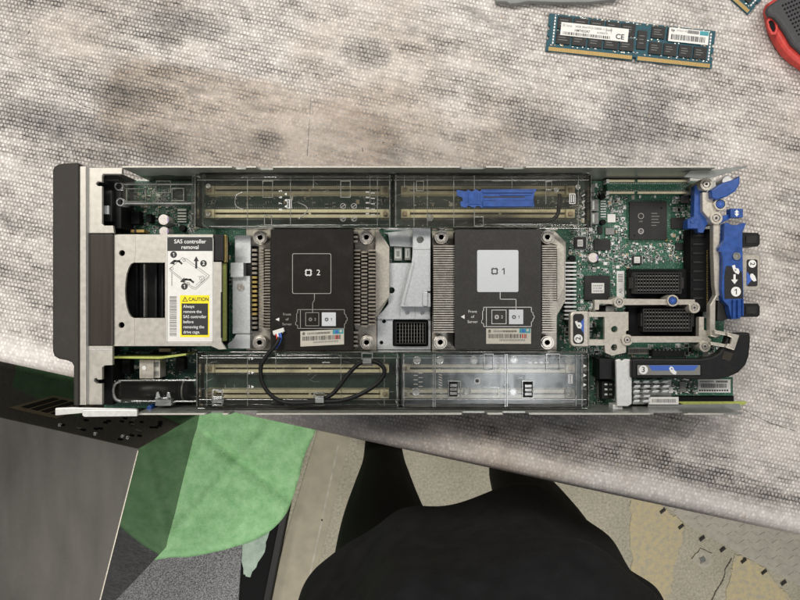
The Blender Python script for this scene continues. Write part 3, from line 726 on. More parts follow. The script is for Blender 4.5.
# ---- clear memory covers -------------------------------------------
def cover(x0, x1, y0, y1, zt, seam, right_mat, right_rib, ybreaks):
    root = MB(CLEAR)
    root.box(x0, y0, seam, y1, zt - 15, zt, CLEAR)
    cv = root.obj('memory_cover', srv, 3.4, None, 5, True)
    s2 = MB(right_mat); s2.box(seam + .6, y0 + .4, x1, y1 - .2, zt - 15, zt - .1); s2.obj('cover_panel', cv, 3.0, None, 5, True)
    e = MB(RIB)
    e.box(x0, y0 - .9, x1, y0 - .1, zt - 16, zt - 4); e.box(x0, y1 + .1, x1, y1 + .9, zt - 16, zt - 4)
    e.box(x0 - 1.0, y0 + 1.1, x0 - .1, y1 - 1.1, zt - 18, zt - 4); e.box(x1 + .1, y0 + 1.1, x1 + 1.0, y1 - 1.1, zt - 18, zt - 4)
    e.obj('cover_edge', cv, .3)
    for yy in ybreaks:
        q = MB(RIB); q.box(x0 + 1.4, yy, seam - .4, yy + .7, zt, zt + 1.0); q.obj('cover_rib', cv, .2)
        q = MB(right_rib); q.box(seam + 1, yy, x1 - 1.4, yy + .7, zt, zt + 1.0); q.obj('cover_rib', cv, .2)
    for xx in (seam - 3.4, seam + 2.6):
        q = MB(right_rib); q.box(xx, y0 + 1.2, xx + 1.1, y1 - 1.2, zt - 8, zt + .5); q.obj('cover_rib', cv, .2)
    return cv
def outline(cv, m, x0, y0, x1, y1, zt, w=.8, h=1.2):
    q = MB(m); q.wall_frame(x0, y0, x1, y1, w, zt, zt + h, m); return q.obj('moulded_frame', cv, .2)
zt = 38
ct = cover(195.6, 590.6, 173.4, 227.6, zt, 392.6, CLEARY, RIB, (179.6,))
ct['label'] = 'upper clear memory cover'
for (x, y, r_, m) in ((430,217.6,3.6,RIB),(556.4,190,2.6,RIB),(208,186,2.4,RIB),(578,187,2.6,RIB),(208,214,2.2,RIB)):
    q = MB(m); q.cyl(x, y, r_, zt, zt + .9, m, 18, inner=(r_*.6, zt + .2)); q.obj('moulded_boss', ct, .15)
for (x0, y0, x1, y1) in ((262.4,180.6,273,197.6),(264,215,272,225.4),(340.4,180.6,350.6,197.6),(474,216.6,483.6,226.4),(545.6,180.8,552,190),(416,180.6,424,191)): outline(ct, RIB, x0, y0, x1, y1, zt)
for x in (247, 290, 313, 369.6, 377, 404, 413.6, 427, 453.4, 474, 511.6, 545.6, 578):
    q = MB(RIB); q.box(x, 175, x + .8, 226.4 if x in (377, 413.6, 578) else random.choice((188, 204, 226)), zt + .02, zt + .7); q.obj('cover_rib', ct, .2)
q = MB(RIB); q.tube([(243,192,zt+.4),(236.6,195,zt+.4),(235,202,zt+.4),(237,207,zt+.4),(244,209.6,zt+.4)], .45); q.obj('finger_grip', ct)
q = MB(RIB); q.tube([(298,202.6,zt+.4),(305,205.6,zt+.4),(307.6,210,zt+.4),(304,214.6,zt+.4),(298,219,zt+.4)], .45); q.obj('finger_grip', ct)
q = MB(PRINT)
for j, t_ in enumerate(('5', '6', '7', '8')): q.text(t_, 280.6, 191 + j * 6.2, zt, 3.2, PRINT, rot=90); 
for j in range(3): q.prism([(284.4, 194 + j*6.2), (286.6, 192.6 + j*6.2), (286.6, 195.4 + j*6.2)], zt, zt + .1, PRINT)
q.frame(287.2, 199.4, 291.6, 208.4, .5, zt, PRINT); q.line([(289.4,200.4),(289.4,207.6)], .8, zt, PRINT)
q.obj('lettering', ct); q = MB(PRINTG)
for (x, y) in ((343,206),(354,206),(343,218.6),(354,218.6)): q.ring(x, y, 2.8, .5, zt, PRINTG, 14); q.line([(x-1.6,y+1.2),(x+1.6,y-1.2)], .6, zt, PRINTG)
for j in range(5): q.line([(366.4,192+j*5.4),(368.4,192+j*5.4)], 1.4, zt, PRINTG); q.line([(371.4,193+j*5.4),(374.4,193+j*5.4)], 1.0, zt, PRINTG)
q.obj('lettering', ct); q = MB(PRINT)
q.frame(569.4, 193.6, 575.4, 203.8, .6, zt, PRINT); q.line([(571.4,195.4),(571.4,202)], .8, zt, PRINT); q.line([(573.4,195.4),(573.4,202)], .8, zt, PRINT)
for j in range(4): q.line([(582.4,196+j*6.4),(584.4,194.6+j*6.4)], 1.2, zt, PRINTG)
q.obj('lettering', ct)
q = MB(RIB)                                                    # faint scratches
rr = random.Random(3)
for _ in range(70):
    x = rr.uniform(200, 588); y = rr.uniform(176, 226); a = rr.uniform(-.9, .9); l = rr.uniform(2, 9)
    q.line([(x, y), (x + l * math.cos(a), y + l * math.sin(a))], .22, zt + .02, RIB, .05)
q.obj('scratch_mark', ct)
# flared transparent shoulder and clear arm towards the front
q = MB(CLEARS); q.prism([(192,176),(196,170.8),(204,172),(204,227),(194,232),(190,228)], 30, 31.5); q.obj('cover_end', ct, .5)
arm = MB(CLEARS)
arm.prism([(117,182),(196,181.6),(196,206),(122,206),(116,202),(114.4,192)], 27, 28); a_ = arm.obj('clear_arm', ct, .6)
q = MB(RIBW); q.box(124, 183.4, 196, 184.8, 28, 30); q.box(122, 202.6, 196, 204.2, 28, 30); q.obj('arm_rib', ct, .3)
for (x0, y0, x1, y1) in ((126,188.4,146,202),(156,180.6,171,193),(171.6,188,184,201)): outline(ct, RIB, x0, y0, x1, y1, 28, .8, 2)
q = MB(RIBW); q.cyl(118.6, 186, 4.6, 20, 31, RIBW, 20, inner=(3, 26)); q.cyl(120, 202, 4.2, 20, 31, RIBW, 20, inner=(2.8, 26)); q.obj('arm_boss', ct, .3)
q = MB(BLACK); q.box(172.4, 189, 183, 197.6, 14, 24); q.obj('arm_plug', ct, .5)
# blue release clip
q = MB(BLUE)
q.prism([(456.8,189.8),(466,191.4),(468,189.6),(472,191.6),(476,189),(480,191.6),(482,189.4),(537,189),(534.6,193),(533.4,199),(534.4,206.8),(482,207.8),(478,205.6),(474,207.8),(468,205.4),(466,207.8),(461,206.4),(460,202),(463,200.6),(462,197.4),(457,195.6)], zt, zt + 1.6)
q.box(483, 190.4, 533, 192.6, zt + 1.6, zt + 2.6); q.box(483, 200.8, 533, 206.4, zt + 1.6, zt + 2.8); q.box(484, 198.4, 494, 200.4, zt + 1.6, zt + 2.4); q.box(468.6, 193.6, 480, 204, zt + 1.6, zt + 2.2); q.box(500, 193.4, 531, 195.4, zt + 1.6, zt + 2.2)
q.line([(484,197),(524,197)], 1.3, zt + 1.6, INK)
q.obj('release_clip', ct, .5, 'blue release clip on the upper memory cover')
q = MB(WIREB); q.tube([(476,221,34),(500,221,34.4),(535,221,34.4),(551,220,34.4),(557.6,214,34.6),(559,204,34.6),(559.6,194,34.6)], 1.5); q.obj('thin_cable', srv)

cb = cover(197.4, 588, 352.6, 407.8, zt, 400.4, GLARE, RIBW, (357.6, 399.4))
cb['label'] = 'lower clear memory cover with bluish glare painted into one panel'
for (x0, y0, x1, y1) in ((361.4,352.8,372.8,366),(483.6,353.6,494,370.4),(546,353.6,560,370.4),(313.6,392.6,325,405.8),(212,389.6,222.6,405.6),(448,380.6,461,398.6),(522,380.4,534,398.6)): outline(cb, RIBW, x0, y0, x1, y1, zt, 1.0)
for (x, y) in ((452.6,388.6),(527.4,389.2)):
    q = MB(INK); q.box(x - 5, y - 7.6, x + 5, y + 8, zt - .1, zt + .3, BLACKM); 
    for j in range(3): q.box(x - 2.6, y - 4.4 + j * 4, x + 4.4, y - 1.6 + j * 4, zt + .3, zt + 1.5, RIBW)
    q.obj('vent_slot', cb, .3)
for x in (434.6, 506.6):
    q = MB(RIBW); q.box(x, 354, x + 1.2, 407, zt, zt + 1.2); q.box(x - 2, 354, x - .8, 407, zt, zt + .8); q.obj('cover_rib', cb, .2)
for (x, y) in ((417,360.6),(440,360.4),(474,360.4),(514,360),(568.6,360.6),(467,391),(513.4,392),(568.4,391.6),(416,392)):
    q = MB(RIBW); q.cyl(x, y, 4.0, zt, zt + .7, RIBW, 20, inner=(3.1, zt + .25)); q.obj('moulded_boss', cb, .15)
q = MB(CAST); q.cyl(477.2, 381, 3.6, zt, zt + 1.4, RIBW, 18, inner=(2.0, zt + .2)); q.cyl(477.2, 381, 1.4, zt + .2, zt + .8, INK, 12); q.obj('moulded_boss', cb, .2)
for x in (575.6, 581.6):
    q = MB(RIBW); q.box(x, 354, x + 1.0, 406.6, zt, zt + 1); q.obj('cover_rib', cb, .2)
for x in (206.4, 247, 275.4, 340.6, 384): 
    q = MB(RIB); q.box(x, 355, x + .7, 372 if x == 275.4 else 406, zt, zt + .6); q.obj('cover_rib', cb, .2)
outline(cb, RIB, 482, 387, 499, 397, zt, .5, .4)
q = MB(PRINT)
for j, t_ in enumerate(('1', '2', '3')):
    yy = 358.4 + j * 14.2; q.text(t_, 249, yy, zt, 3.0, PRINT); q.prism([(251.4, yy-1.5),(254.2, yy),(251.4, yy+1.5)], zt, zt + .1, PRINT)
q.text('4', 248.6, 393.6, zt, 2.6, PRINTG); q.line([(218.6,391.4),(221.6,391.4)], 1.6, zt, PRINT)
for j in range(4): q.line([(366+j*1.6,361.4),(366.8+j*1.6,361.4)], 1.6, zt, PRINT)
for j in range(3): q.line([(322.6+j*2.6,362.4),(324+j*2.6,362.4)], 1.0, zt, PRINTG)
for j in range(4): q.line([(529.4+j*5.6,362.6),(531+j*5.6,362.6)], 1.6, zt, PRINT)
q.frame(568.2, 374.6, 572.6, 383.4, .5, zt, PRINT); q.line([(569.6,376),(569.6,382)], .7, zt, PRINT); q.line([(571.4,376),(571.4,382)], .6, zt, PRINT)
for j, t_ in enumerate(('1', '2', '3')):
    yy = 366 + j * 9.4; q.prism([(583.4, yy-1.8),(586.6, yy),(583.4, yy+1.8)], zt, zt + .1, PRINT); q.text(t_, 585, yy + 4.4, zt, 2.4, PRINTG, rot=90)
for j in range(14): q.line([(414 + (j % 2) * 5, 371 + j*2.2), (417.4 + (j % 2) * 5, 371 + j*2.2)], .7, zt, PRINTG)
for j in range(12): q.line([(439, 369 + j*2.6), (441.6, 370 + j*2.6)], .8, zt, PRINTG)
q.obj('lettering', cb)
q = MB(RIBW); rr = random.Random(5)
for _ in range(80):
    x = rr.uniform(200, 588); y = rr.uniform(354, 406); a = rr.uniform(-.9, .9); l = rr.uniform(2, 9)
    q.line([(x, y), (x + l * math.cos(a), y + l * math.sin(a))], .22, zt + .02, RIBW, .05)
q.obj('scratch_mark', cb)

# ---- capacitor pack in its clear holder -----------------------------
q = MB(BLACK)
def hcyl(b, x0, x1, y, r, zc_, m, seg=20):                   # lying cylinder along X
    i = b.mi(m); rg = []
    for x in (x0, x1):
        c_ = V(x, y, zc_)
        rg.append([b.bm.verts.new(c_ + Vector((0, math.cos(t*2*math.pi/seg), math.sin(t*2*math.pi/seg))) * r * S) for t in range(seg)])
    for t in range(seg):
        f = b.bm.faces.new([rg[0][t], rg[1][t], rg[1][(t+1)%seg], rg[0][(t+1)%seg]]); f.material_index = i; f.smooth = True
    b.bm.faces.new(rg[0]).material_index = i; b.bm.faces.new(rg[1]).material_index = i
    bmesh.ops.recalc_face_normals(b.bm, faces=b.bm.faces)
hcyl(q, 121, 180, 390.4, 8.4, 20, CAPBLK); hcyl(q, 180, 184, 390.4, 7.6, 20, BLACKM); hcyl(q, 184.4, 186, 390.4, 8.4, 20, SMDG); hcyl(q, 186, 191, 390.4, 7.6, 20, BLACKM)
cp = q.obj('capacitor_pack', srv)
q = MB(CLEARV); q.prism(rrect(112.4, 379.4, 197, 402.6, 6, corners=(1,0,0,1)), 29.4, 30.2, CLEARV); q.obj('clear_holder', cp, .4)
q = MB(RIBW); q.box(118, 380, 196, 381.2, 30.2, 31.6); q.box(131, 400.6, 160, 401.8, 30.2, 31.6); q.box(174, 400.8, 196, 402, 30.2, 31.6)
q.tube([(121,381,30),(115.4,384,30),(113.4,391,30),(115.4,398.4,30),(121,401.4,30)], 1.0); q.obj('holder_rib', cp, .3)
q = MB(RIBW)
q.box(155, 397.4, 171, 406, 26, 32); q.prism([(155,398),(156,392.4),(158.4,391.6),(160.6,398)], 30, 35); q.prism([(165.6,398),(167,391.8),(169.6,392.4),(171,398)], 30, 35); q.obj('holder_clip', cp, .5)
q = MB(BLUE); q.cyl(149, 408, 2.4, 20, 32, BLUE, 14); q.obj('blue_pin', srv, .4)
q = MB(OLIVE); q.prism([(113,356.4),(160,356.6),(186,353.4),(186,355.4),(160,359),(113,358.4)], 12, 34); q.obj('riser_board', srv, .2)
q = MB(NICKEL); q.box(139.4, 360, 153.4, 378.4, 12, 27); q.box(153.8, 360, 160, 378, 12, 24, STEEL); q.cyl(144, 368, 2.2, 27, 27.6, BRIGHT, 16); q.box(155, 362.4, 158.4, 367, 24, 24.4, SMDG); q.box(155, 371, 158.4, 376, 24, 24.4, SMDG); q.obj('metal_connector', srv, .5)

# ---- cable with white plug ------------------------------------------
q = MB(WIREB)
zz = 41
q.tube([(279.4,337.6,40),(276,345,41.5),(267.6,354.4,zz),(261.6,364,zz),(260.8,374,zz),(263,384,zz),(269.4,393.4,zz),(279,400.4,zz),(292,403,zz+.6),(308,402.6,zz+.6),(322,401.4,zz+1),(340,400.6,zz+1),(358,395.4,zz+.8),(374,386,zz),(382.4,377.4,zz),(384.4,370,zz),(380.4,364.4,zz),(374,361.4,zz+.4),(366,360.6,zz+1),(357.4,365,zz),(348,374.6,zz),(339.4,386,zz),(331.6,394.6,zz),(322,399,zz-.6),(308,401,zz-1.6)], 1.6)
cab = q.obj('power_cable', srv)
for k, (m, dx) in enumerate(((WIREBL, 2.2), (WIREBL, .6), (WIRER, -1.4), (PRINT, -.4))):
    w_ = MB(m); w_.tube([(277.6 + dx*1.25, 332.4 + (.9 if k==2 else 0), 38.4 + k*.2), (278.6 + dx*1.1, 337, 39.6), (277.8 + dx*.7, 343, 40.6), (274.6 + dx*.4, 348.4, 41.2)], .75); w_.obj('wire', cab)
q = MB(PAPER); 
q.prism([(272.4,331),(283.4,327.6),(284.4,331.6),(273.4,335.2)], 36.3, 39.6); 
for k in range(4): q.prism([(273.9+k*2.6,334.2-k*.85),(275+k*2.6,333.9-k*.85),(275.4+k*2.6,335.4-k*.85),(274.3+k*2.6,335.8-k*.85)], 37, 38.8, IVORY)
q.obj('plug', cab, .3)
q = MB(WIREB); q.tube([(186,394,24),(196,398,30),(210,399.4,36),(235,400.4,36.4),(262,402.6,36.6),(285,404,37)], 1.4); q.obj('thin_cable', srv)
for (x, y) in ((319.4, 399), (217.4, 399)):
    q = MB(RIBW); q.box(x - 4.4, y - 2.6, x + 4.4, y - 1.4, zt + .9, 45.4); q.box(x - 4.4, y - 1.2, x + 4.4, y + 4, 44.4, 45.4); q.obj('cable_clip', cb, .3)
q = MB(RIBW); q.box(362.6, 358.4, 371.4, 363.6, 44, 45); q.obj('cable_clip', cb, .3)

# ---- mezzanine frame at the connector end ---------------------------
def rod(b, x0, y0, x1, y1, w_, z0, z1, m=NICKEL):
    d = Vector((x1-x0, y1-y0)).normalized(); n = Vector((-d.y, d.x)) * w_ / 2
    b.prism([(x0+n.x,y0+n.y),(x1+n.x,y1+n.y),(x1-n.x,y1-n.y),(x0-n.x,y0-n.y)], z0, z1, m)
fr = MB(NICKEL)
fr.prism([(594.6,299.8),(610,299.8),(614,298.6),(695,299.6),(695,304.6),(626,305),(599.4,303.4),(599,309.8),(594.6,309.8)], 22, 27)
fr.prism([(588.4,312),(628.4,312),(628.4,330),(626,331),(626,352.2),(612,355.6),(605,352.4),(604.6,345.4),(588.4,345.4)], 24, 27,
         holes=[[(589.4,316.8),(604.4,316.8),(604.4,339.6),(589.4,339.6)], circle(614.4,329,3.3,14), circle(614.2,347.4,3.3,14)])
fr.prism([(630,336.4),(699,336.4),(699,317),(704,317),(704,330),(708,331),(708,337),(712,340),(708,343.4),(698,342.4),(630,342.6)], 22, 27)
mz = fr.obj('mezzanine_frame', srv, .7)
fr = MB(NICKEL); fr.prism(rrect(570.2, 311.4, 588.6, 346.6, 5, corners=(1,0,0,1)), 24, 29.4); fr.obj('pull_handle', mz, .7)
lab = MB(INK)
lab.prism(rrect(573, 313.8, 584, 344, 3.2), 29.4, 29.5, CHIP)
lab.prism([(584,318),(584,333.6),(578.2,325.4)], 29.5, 29.6, BLUELT)
lab.prism([(575,321.4),(577.2,320.8),(577.6,322.2),(580.6,322.6),(582,325.4),(581,328.6),(578,328.2),(576.6,325.8),(575.6,323.8)], 29.6, 29.7, PRINT)
lab.disc(579, 325.6, .9, 29.7, INKG, 12)
lab.disc(578.4, 338.6, 4.3, 29.6, PRINT); lab.text('2', 578.4, 338.6, 29.72, 5.0, INK, rot=90, bold=.01)
lab.obj('step_label', mz)
for (x, y, m) in ((619.4, 302, NICKEL), (694.6, 307.6, NICKEL), (627.4, 340, NICKEL), (705.2, 346.4, NICKEL)):
    q = MB(m); q.cyl(x, y, 5.6 if m is not None else 5, 14, 29, m, 26, inner=(3.4, 27.6)); q.cyl(x, y, 2.7, 27.6, 28.8, SCREW, 20); q.cyl(x, y, 1.2, 28.8, 29, INK, 6); q.obj('captive_screw', mz, .3)
q = MB(NICKEL); q.cyl(673, 300.6, 5.8, 14, 29, NICKEL, 26, inner=(4.4, 27)); q.cyl(673, 300.6, 4.2, 27, 29.6, BLUE, 22, r2=3.6); q.cyl(673, 300.6, 1.6, 29.6, 29.9, BLUELT, 14); q.obj('captive_screw', mz, .3, 'captive screw with a blue head')
q = MB(BLACKM); q.box(602, 305, 613.6, 313, 8, 20); q.box(606, 306, 614.6, 312, 20, 22, SMDG); q.obj('spacer_block', mz, .5)
# upright silver post on the right
q = MB(NICKEL)
q.prism([(711,196),(714.6,196),(714.6,206),(720,213),(720,288),(722,291),(722,294),(717,297.6),(716,300),(715.6,329),(722,335.4),(716.6,338),(710,336),(710,305),(716,295),(714.6,286),(713.4,254),(713.4,224),(702.6,211),(702.4,192),(711,192)], 26, 32)
q.obj('side_post', mz, .8)
q = MB(NICKEL)
q.prism([(727.4,332.2),(739.7,335.2),(734.6,350.4),(725.4,347.4),(728.4,343.4),(730.8,344.2),(732,337.6),(727.2,336)], 38.2, 40.4)
q.prism([(714.4,329.8),(728.6,332.6),(727.8,336),(714.4,333.4)], 34, 38); q.prism([(710.6,341.6),(727.4,344.4),(726,347.6),(710.6,345)], 34, 38)
q.obj('hook', mz, .5)
# ---- blue release levers --------------------------------------------
lv = MB(BLUE)
lv.prism([(694.6,186),(698,182.6),(707,182),(708,190),(704.4,196),(703.6,212),(710,217),(709,222),(706,226.4),(703.4,233),(698,232),(697.4,229),(688,228),(688,219),(694,216.4)], 22, 28)
lv.box(687.6, 220, 699, 228.4, 22, 30, BLUE); lv.cyl(693, 221, 2.2, 30, 31, BLUE, 14)
lev0 = lv.obj('blue_bracket', srv, .8)
lv = MB(BLUE)
lv.prism([(711.6,190),(722,183),(736.6,178.6),(740,175),(740,184),(736,191),(727,196.6),(718,199.6),(712,198)], 30, 37)
lv.obj('lever_cam', srv, 1.0, seg=3)
lv = MB(BLUE); lv.box(730.6, 208.6, 743, 217.4, 30, 36); lv.prism([(718,217),(731,213.6),(731,218),(720,224)], 26, 33)
lv.prism([(736.8,209.6),(739.2,212.4),(737.6,212.4),(737.6,213.6),(739.2,213.6),(736.8,216.6),(734.4,213.6),(736,213.6),(736,212.4),(734.4,212.4)], 36, 36.1, PRINT); lv.obj('lever_tab', srv, .5)
for (x, y, m, rr_) in ((706.6, 184, NICKEL, 6.2), (716.4, 218, NICKEL, 6.2)):
    q = MB(m); q.cyl(x, y, rr_, 10, 34, m, 26, inner=(4.0, 32.6)); q.cyl(x, y, 3.2, 32.6, 33.8, SCREW, 20); q.cyl(x, y, 1.4, 33.8, 34.0, INK, 6); q.obj('captive_screw', srv, .4)
q = MB(NICKEL); q.cyl(720.6, 204, 6.4, 10, 34, NICKEL, 26, inner=(4.8, 32)); q.cyl(720.6, 204, 4.6, 32, 34.4, BLUE, 22, r2=4.0); q.cyl(720.6, 204, 1.6, 34.4, 34.7, BLUELT, 14); q.obj('captive_screw', srv, .4)
q = MB(NICKEL); q.cyl(727.4, 180.6, 5.4, 26, 36, ALU, 24); q.obj('roller', srv, .6)
lv = MB(BLUE)
lv.prism([(724.6,223.4),(728,222.4),(731,225),(738,225),(743.4,222.6),(746,223.6),(744.4,228),(742.6,232),(742.4,240),(743.6,300),(743.6,306),(742.4,314),(740,318.6),(732,319.4),(730.4,315),(728.6,306),(723,300),(721.6,290),(723,262),(721.4,252),(719,251),(719.4,247.6),(724,240)], 30, 36)
lv.box(733.2, 300, 734.4, 318, 36, 38, BLUE); lv.box(738, 300, 739.4, 318, 36, 38.4, BLUE); lv.box(742.6, 299, 743.8, 316, 36, 37.6, BLUE)
lv.cyl(737, 256, 4.4, 36, 36.4, BLUE, 22); lv.cyl(737, 256.2, 3.8, 36.4, 37.4, SMDG, 22, inner=(2.6, 36.6))
lvo = lv.obj('release_lever', srv, .8, 'blue release lever')
lab = MB(CHIP)
lab.prism([(726,266),(730.6,266),(735,271),(742,271.4),(743,298.6),(724.6,299),(724.4,276)], 36, 36.15, CHIP)
lab.prism([(732,265.6),(735,264.8),(735.6,268),(738.6,268.6),(739.6,272),(738.6,274.4),(735.6,273),(733.4,270.4)], 36.15, 36.3, PRINT)
lab.disc(735.6, 270, .9, 36.3, INKG, 12)
lab.line([(734.6,275.4),(734.6,280)], 2.2, 36.15, PRINT); lab.prism([(731.2,279.6),(738,279.6),(734.6,284)], 36.15, 36.3, PRINT)
lab.disc(736, 291.6, 4.9, 36.15, PRINT); lab.text('1', 736, 291.6, 36.3, 5.4, INK, bold=.01)
lab.obj('step_label', lvo)
lv = MB(CHIP); lv.prism([(718,300),(724,302),(730,312),(730,318),(724,321),(717,321)], 20, 29); lv.obj('lever_pivot', srv, 1.0)
for (y0, y1, sh) in ((232.4, 246.4, 0), (303.4, 317, 1)):
    lv = MB(BLACK); lv.prism([(742,y0),(758,y0 + (.4 if not sh else 0)),(760,y0+3),(760,y1-2),(757.6,y1),(742,y1)], 8, 22); lv.box(746, y0 + 3, 757, y1 - 3, 22, 22.6, CHIP); lv.obj('guide_block', srv, 1.6, seg=3)
lv = MB(NICKEL); lv.prism(rrect(742, 254.6, 760.6, 290, 4, corners=(0,1,1,0)), 20, 25); pl = lv.obj('label_plate', srv, .8)
lab = MB(CHIP); lab.prism(rrect(746.6, 259.4, 757.6, 286.4, 2), 25, 25.15, CHIP); lab.prism([(746.6,271),(746.6,286),(752.6,279)], 25.15, 25.3, BLUELT)
lab.disc(752.4, 263.8, 3.9, 25.15, PRINT); lab.text('2', 752.4, 263.8, 25.3, 4.6, INK, rot=-90, bold=.01)
lab.prism([(750.4,274),(752.6,273.4),(755,276),(756.6,280.6),(754,281.6),(751.6,279.6),(750.2,277)], 25.3, 25.4, PRINT); lab.obj('step_label', pl)

# ---- black pull strap ------------------------------------------------
q = MB(BLACK)
q.prism([(631.8,359.4),(636,358.4),(700,358.6),(712,356.6),(720,352),(724,347),(727.6,338),(729.4,332.8),(750.4,332.6),(750.8,340),(749.4,356),(746,365),(739,372.6),(728,377.6),(716,379.4),(698,379.6),(674,378),(631.8,378.4)], 30, 37)
strap = q.obj('pull_strap', srv, 1.4, seg=3)
q = MB(SMOKE); q.prism([(724.6,351),(733.6,353.4),(730.4,361),(722,358.6)], 37, 37.4); q.obj('strap_pad', strap, .2)
lab = MB(CHIP); lab.frame(636.4, 364, 701.4, 376, .8, 37, BLACKM, .5); lab.box(637.4, 365, 700.4, 375, 37, 37.1, MATS['grey_ink'])
lab.prism([(648.6,365.4),(698.4,365.4),(694,370.6),(652,370.6)], 37.1, 37.2, BLUELT)
lab.disc(643.4, 369.8, 4.5, 37.1, PRINT); lab.text('3', 643.4, 369.8, 37.25, 5.2, INK, bold=.01)
lab.prism([(669,368.4),(671,366.2),(673.4,367.6),(674,369.6),(676.6,372),(676,374.6),(673.6,374.4),(670.4,371.6)], 37.2, 37.3, PRINT); lab.disc(671.8, 368.8, .8, 37.3, BLUELT, 12)
lab.obj('step_label', strap)
q = MB(BRIGHT); q.prism([(616,360),(620,359),(622.4,361),(625,359),(632,359.6),(632,404),(628,406.4),(617,406.4)], 30, 33); q.box(613, 404.6, 623, 410, 20, 30, BRIGHT); q.obj('strap_bracket', srv, .6)
q = MB(BLACK); q.box(599.6, 359, 615.4, 379, 9, 26); q.box(602, 381.4, 614.4, 399, 9, 20)
for j in range(3):
    for i in range(2): q.box(604.6 + i*4.6, 383.6 + j*5, 607.6 + i*4.6, 385.4 + j*5, 20, 20.4, SMDG if i else SOLDER)
q.obj('power_socket', srv, .6)
# ---- small card with aluminium pin heatsink ---------------------------
q = MB(PCB); q.box(632, 377, 733, 395.6, 16, 17.4); card = q.obj('mezzanine_card', srv, .2)
q = MB(BLACKM); q.box(634, 395.8, 734, 404, 4, 15); q.box(636, 397.4, 652, 404.4, 15, 16, STEELD); q.obj('card_carrier', srv, .3)
q = MB(ALU)
q.box(632.4, 379.4, 671.6, 404.4, 17.4, 19, STEELD)
for j in range(5):
    for i in range(4):
        x = 632.8 + i * 9.6 + (j % 2) * .6; y = 380.4 + j * 4.9
        if j > 2 and i > 1: continue
        q.prism([(x,y+2.4),(x+1.6,y+.2),(x+7.6,y),(x+6.2,y+2.4)], 19, 28 - (i % 2) * 1.2, ALU)
q.obj('pin_heatsink', card, .2)
q = MB(PAPER); q.box(698, 379.4, 730.6, 392.6, 17.4, 17.6); q.barcode(701, 383.6, 727, 388, 17.6, INK)
for u in range(12): q.box(700 + u*1.2, 380.8, 700.8 + u*1.2, 382.2, 17.6, 17.7, INKG); q.box(716 + u*1.0, 380.6, 716.7 + u*1.0, 382.6, 17.6, 17.7, INK); q.box(699 + u*2.5, 389.6, 700.8 + u*2.5, 391.2, 17.6, 17.7, INK)
q.obj('barcode_sticker', card, 0, 'white barcode sticker on the small card')
q = MB(PAPER); q.box(648.6, 397, 678.6, 404.4, 24, 24.3); q.barcode(652, 399, 676, 402.6, 24.3, INKG); q.obj('barcode_sticker', card, 0, 'narrow barcode sticker along the lower edge')
q = MB(OLIVE); q.prism([(676,401.6),(746,401.4),(747.4,403),(744,405),(684,405)], 13, 15.4); q.obj('card_edge', srv, .2)
sm = MB(SMDG, SOLDER, PAPER, CHIP)
for _ in range(90):
    x = random.uniform(673, 697); y = random.uniform(379, 394); a = random.uniform(.5, 1.2)
    sm.box(x-a, y-.6, x+a, y+.6, 17.4, 18.2 + random.random()*.4, random.choice((SMDG, SOLDER, CHIP, PRINT)))
sm.box(680, 382, 686, 392, 17.4, 19.4, SMDG); sm.box(668.6, 387, 673, 393, 17.4, 20, PAPER)
o = sm.obj('surface_component', card); o['kind'] = 'stuff'

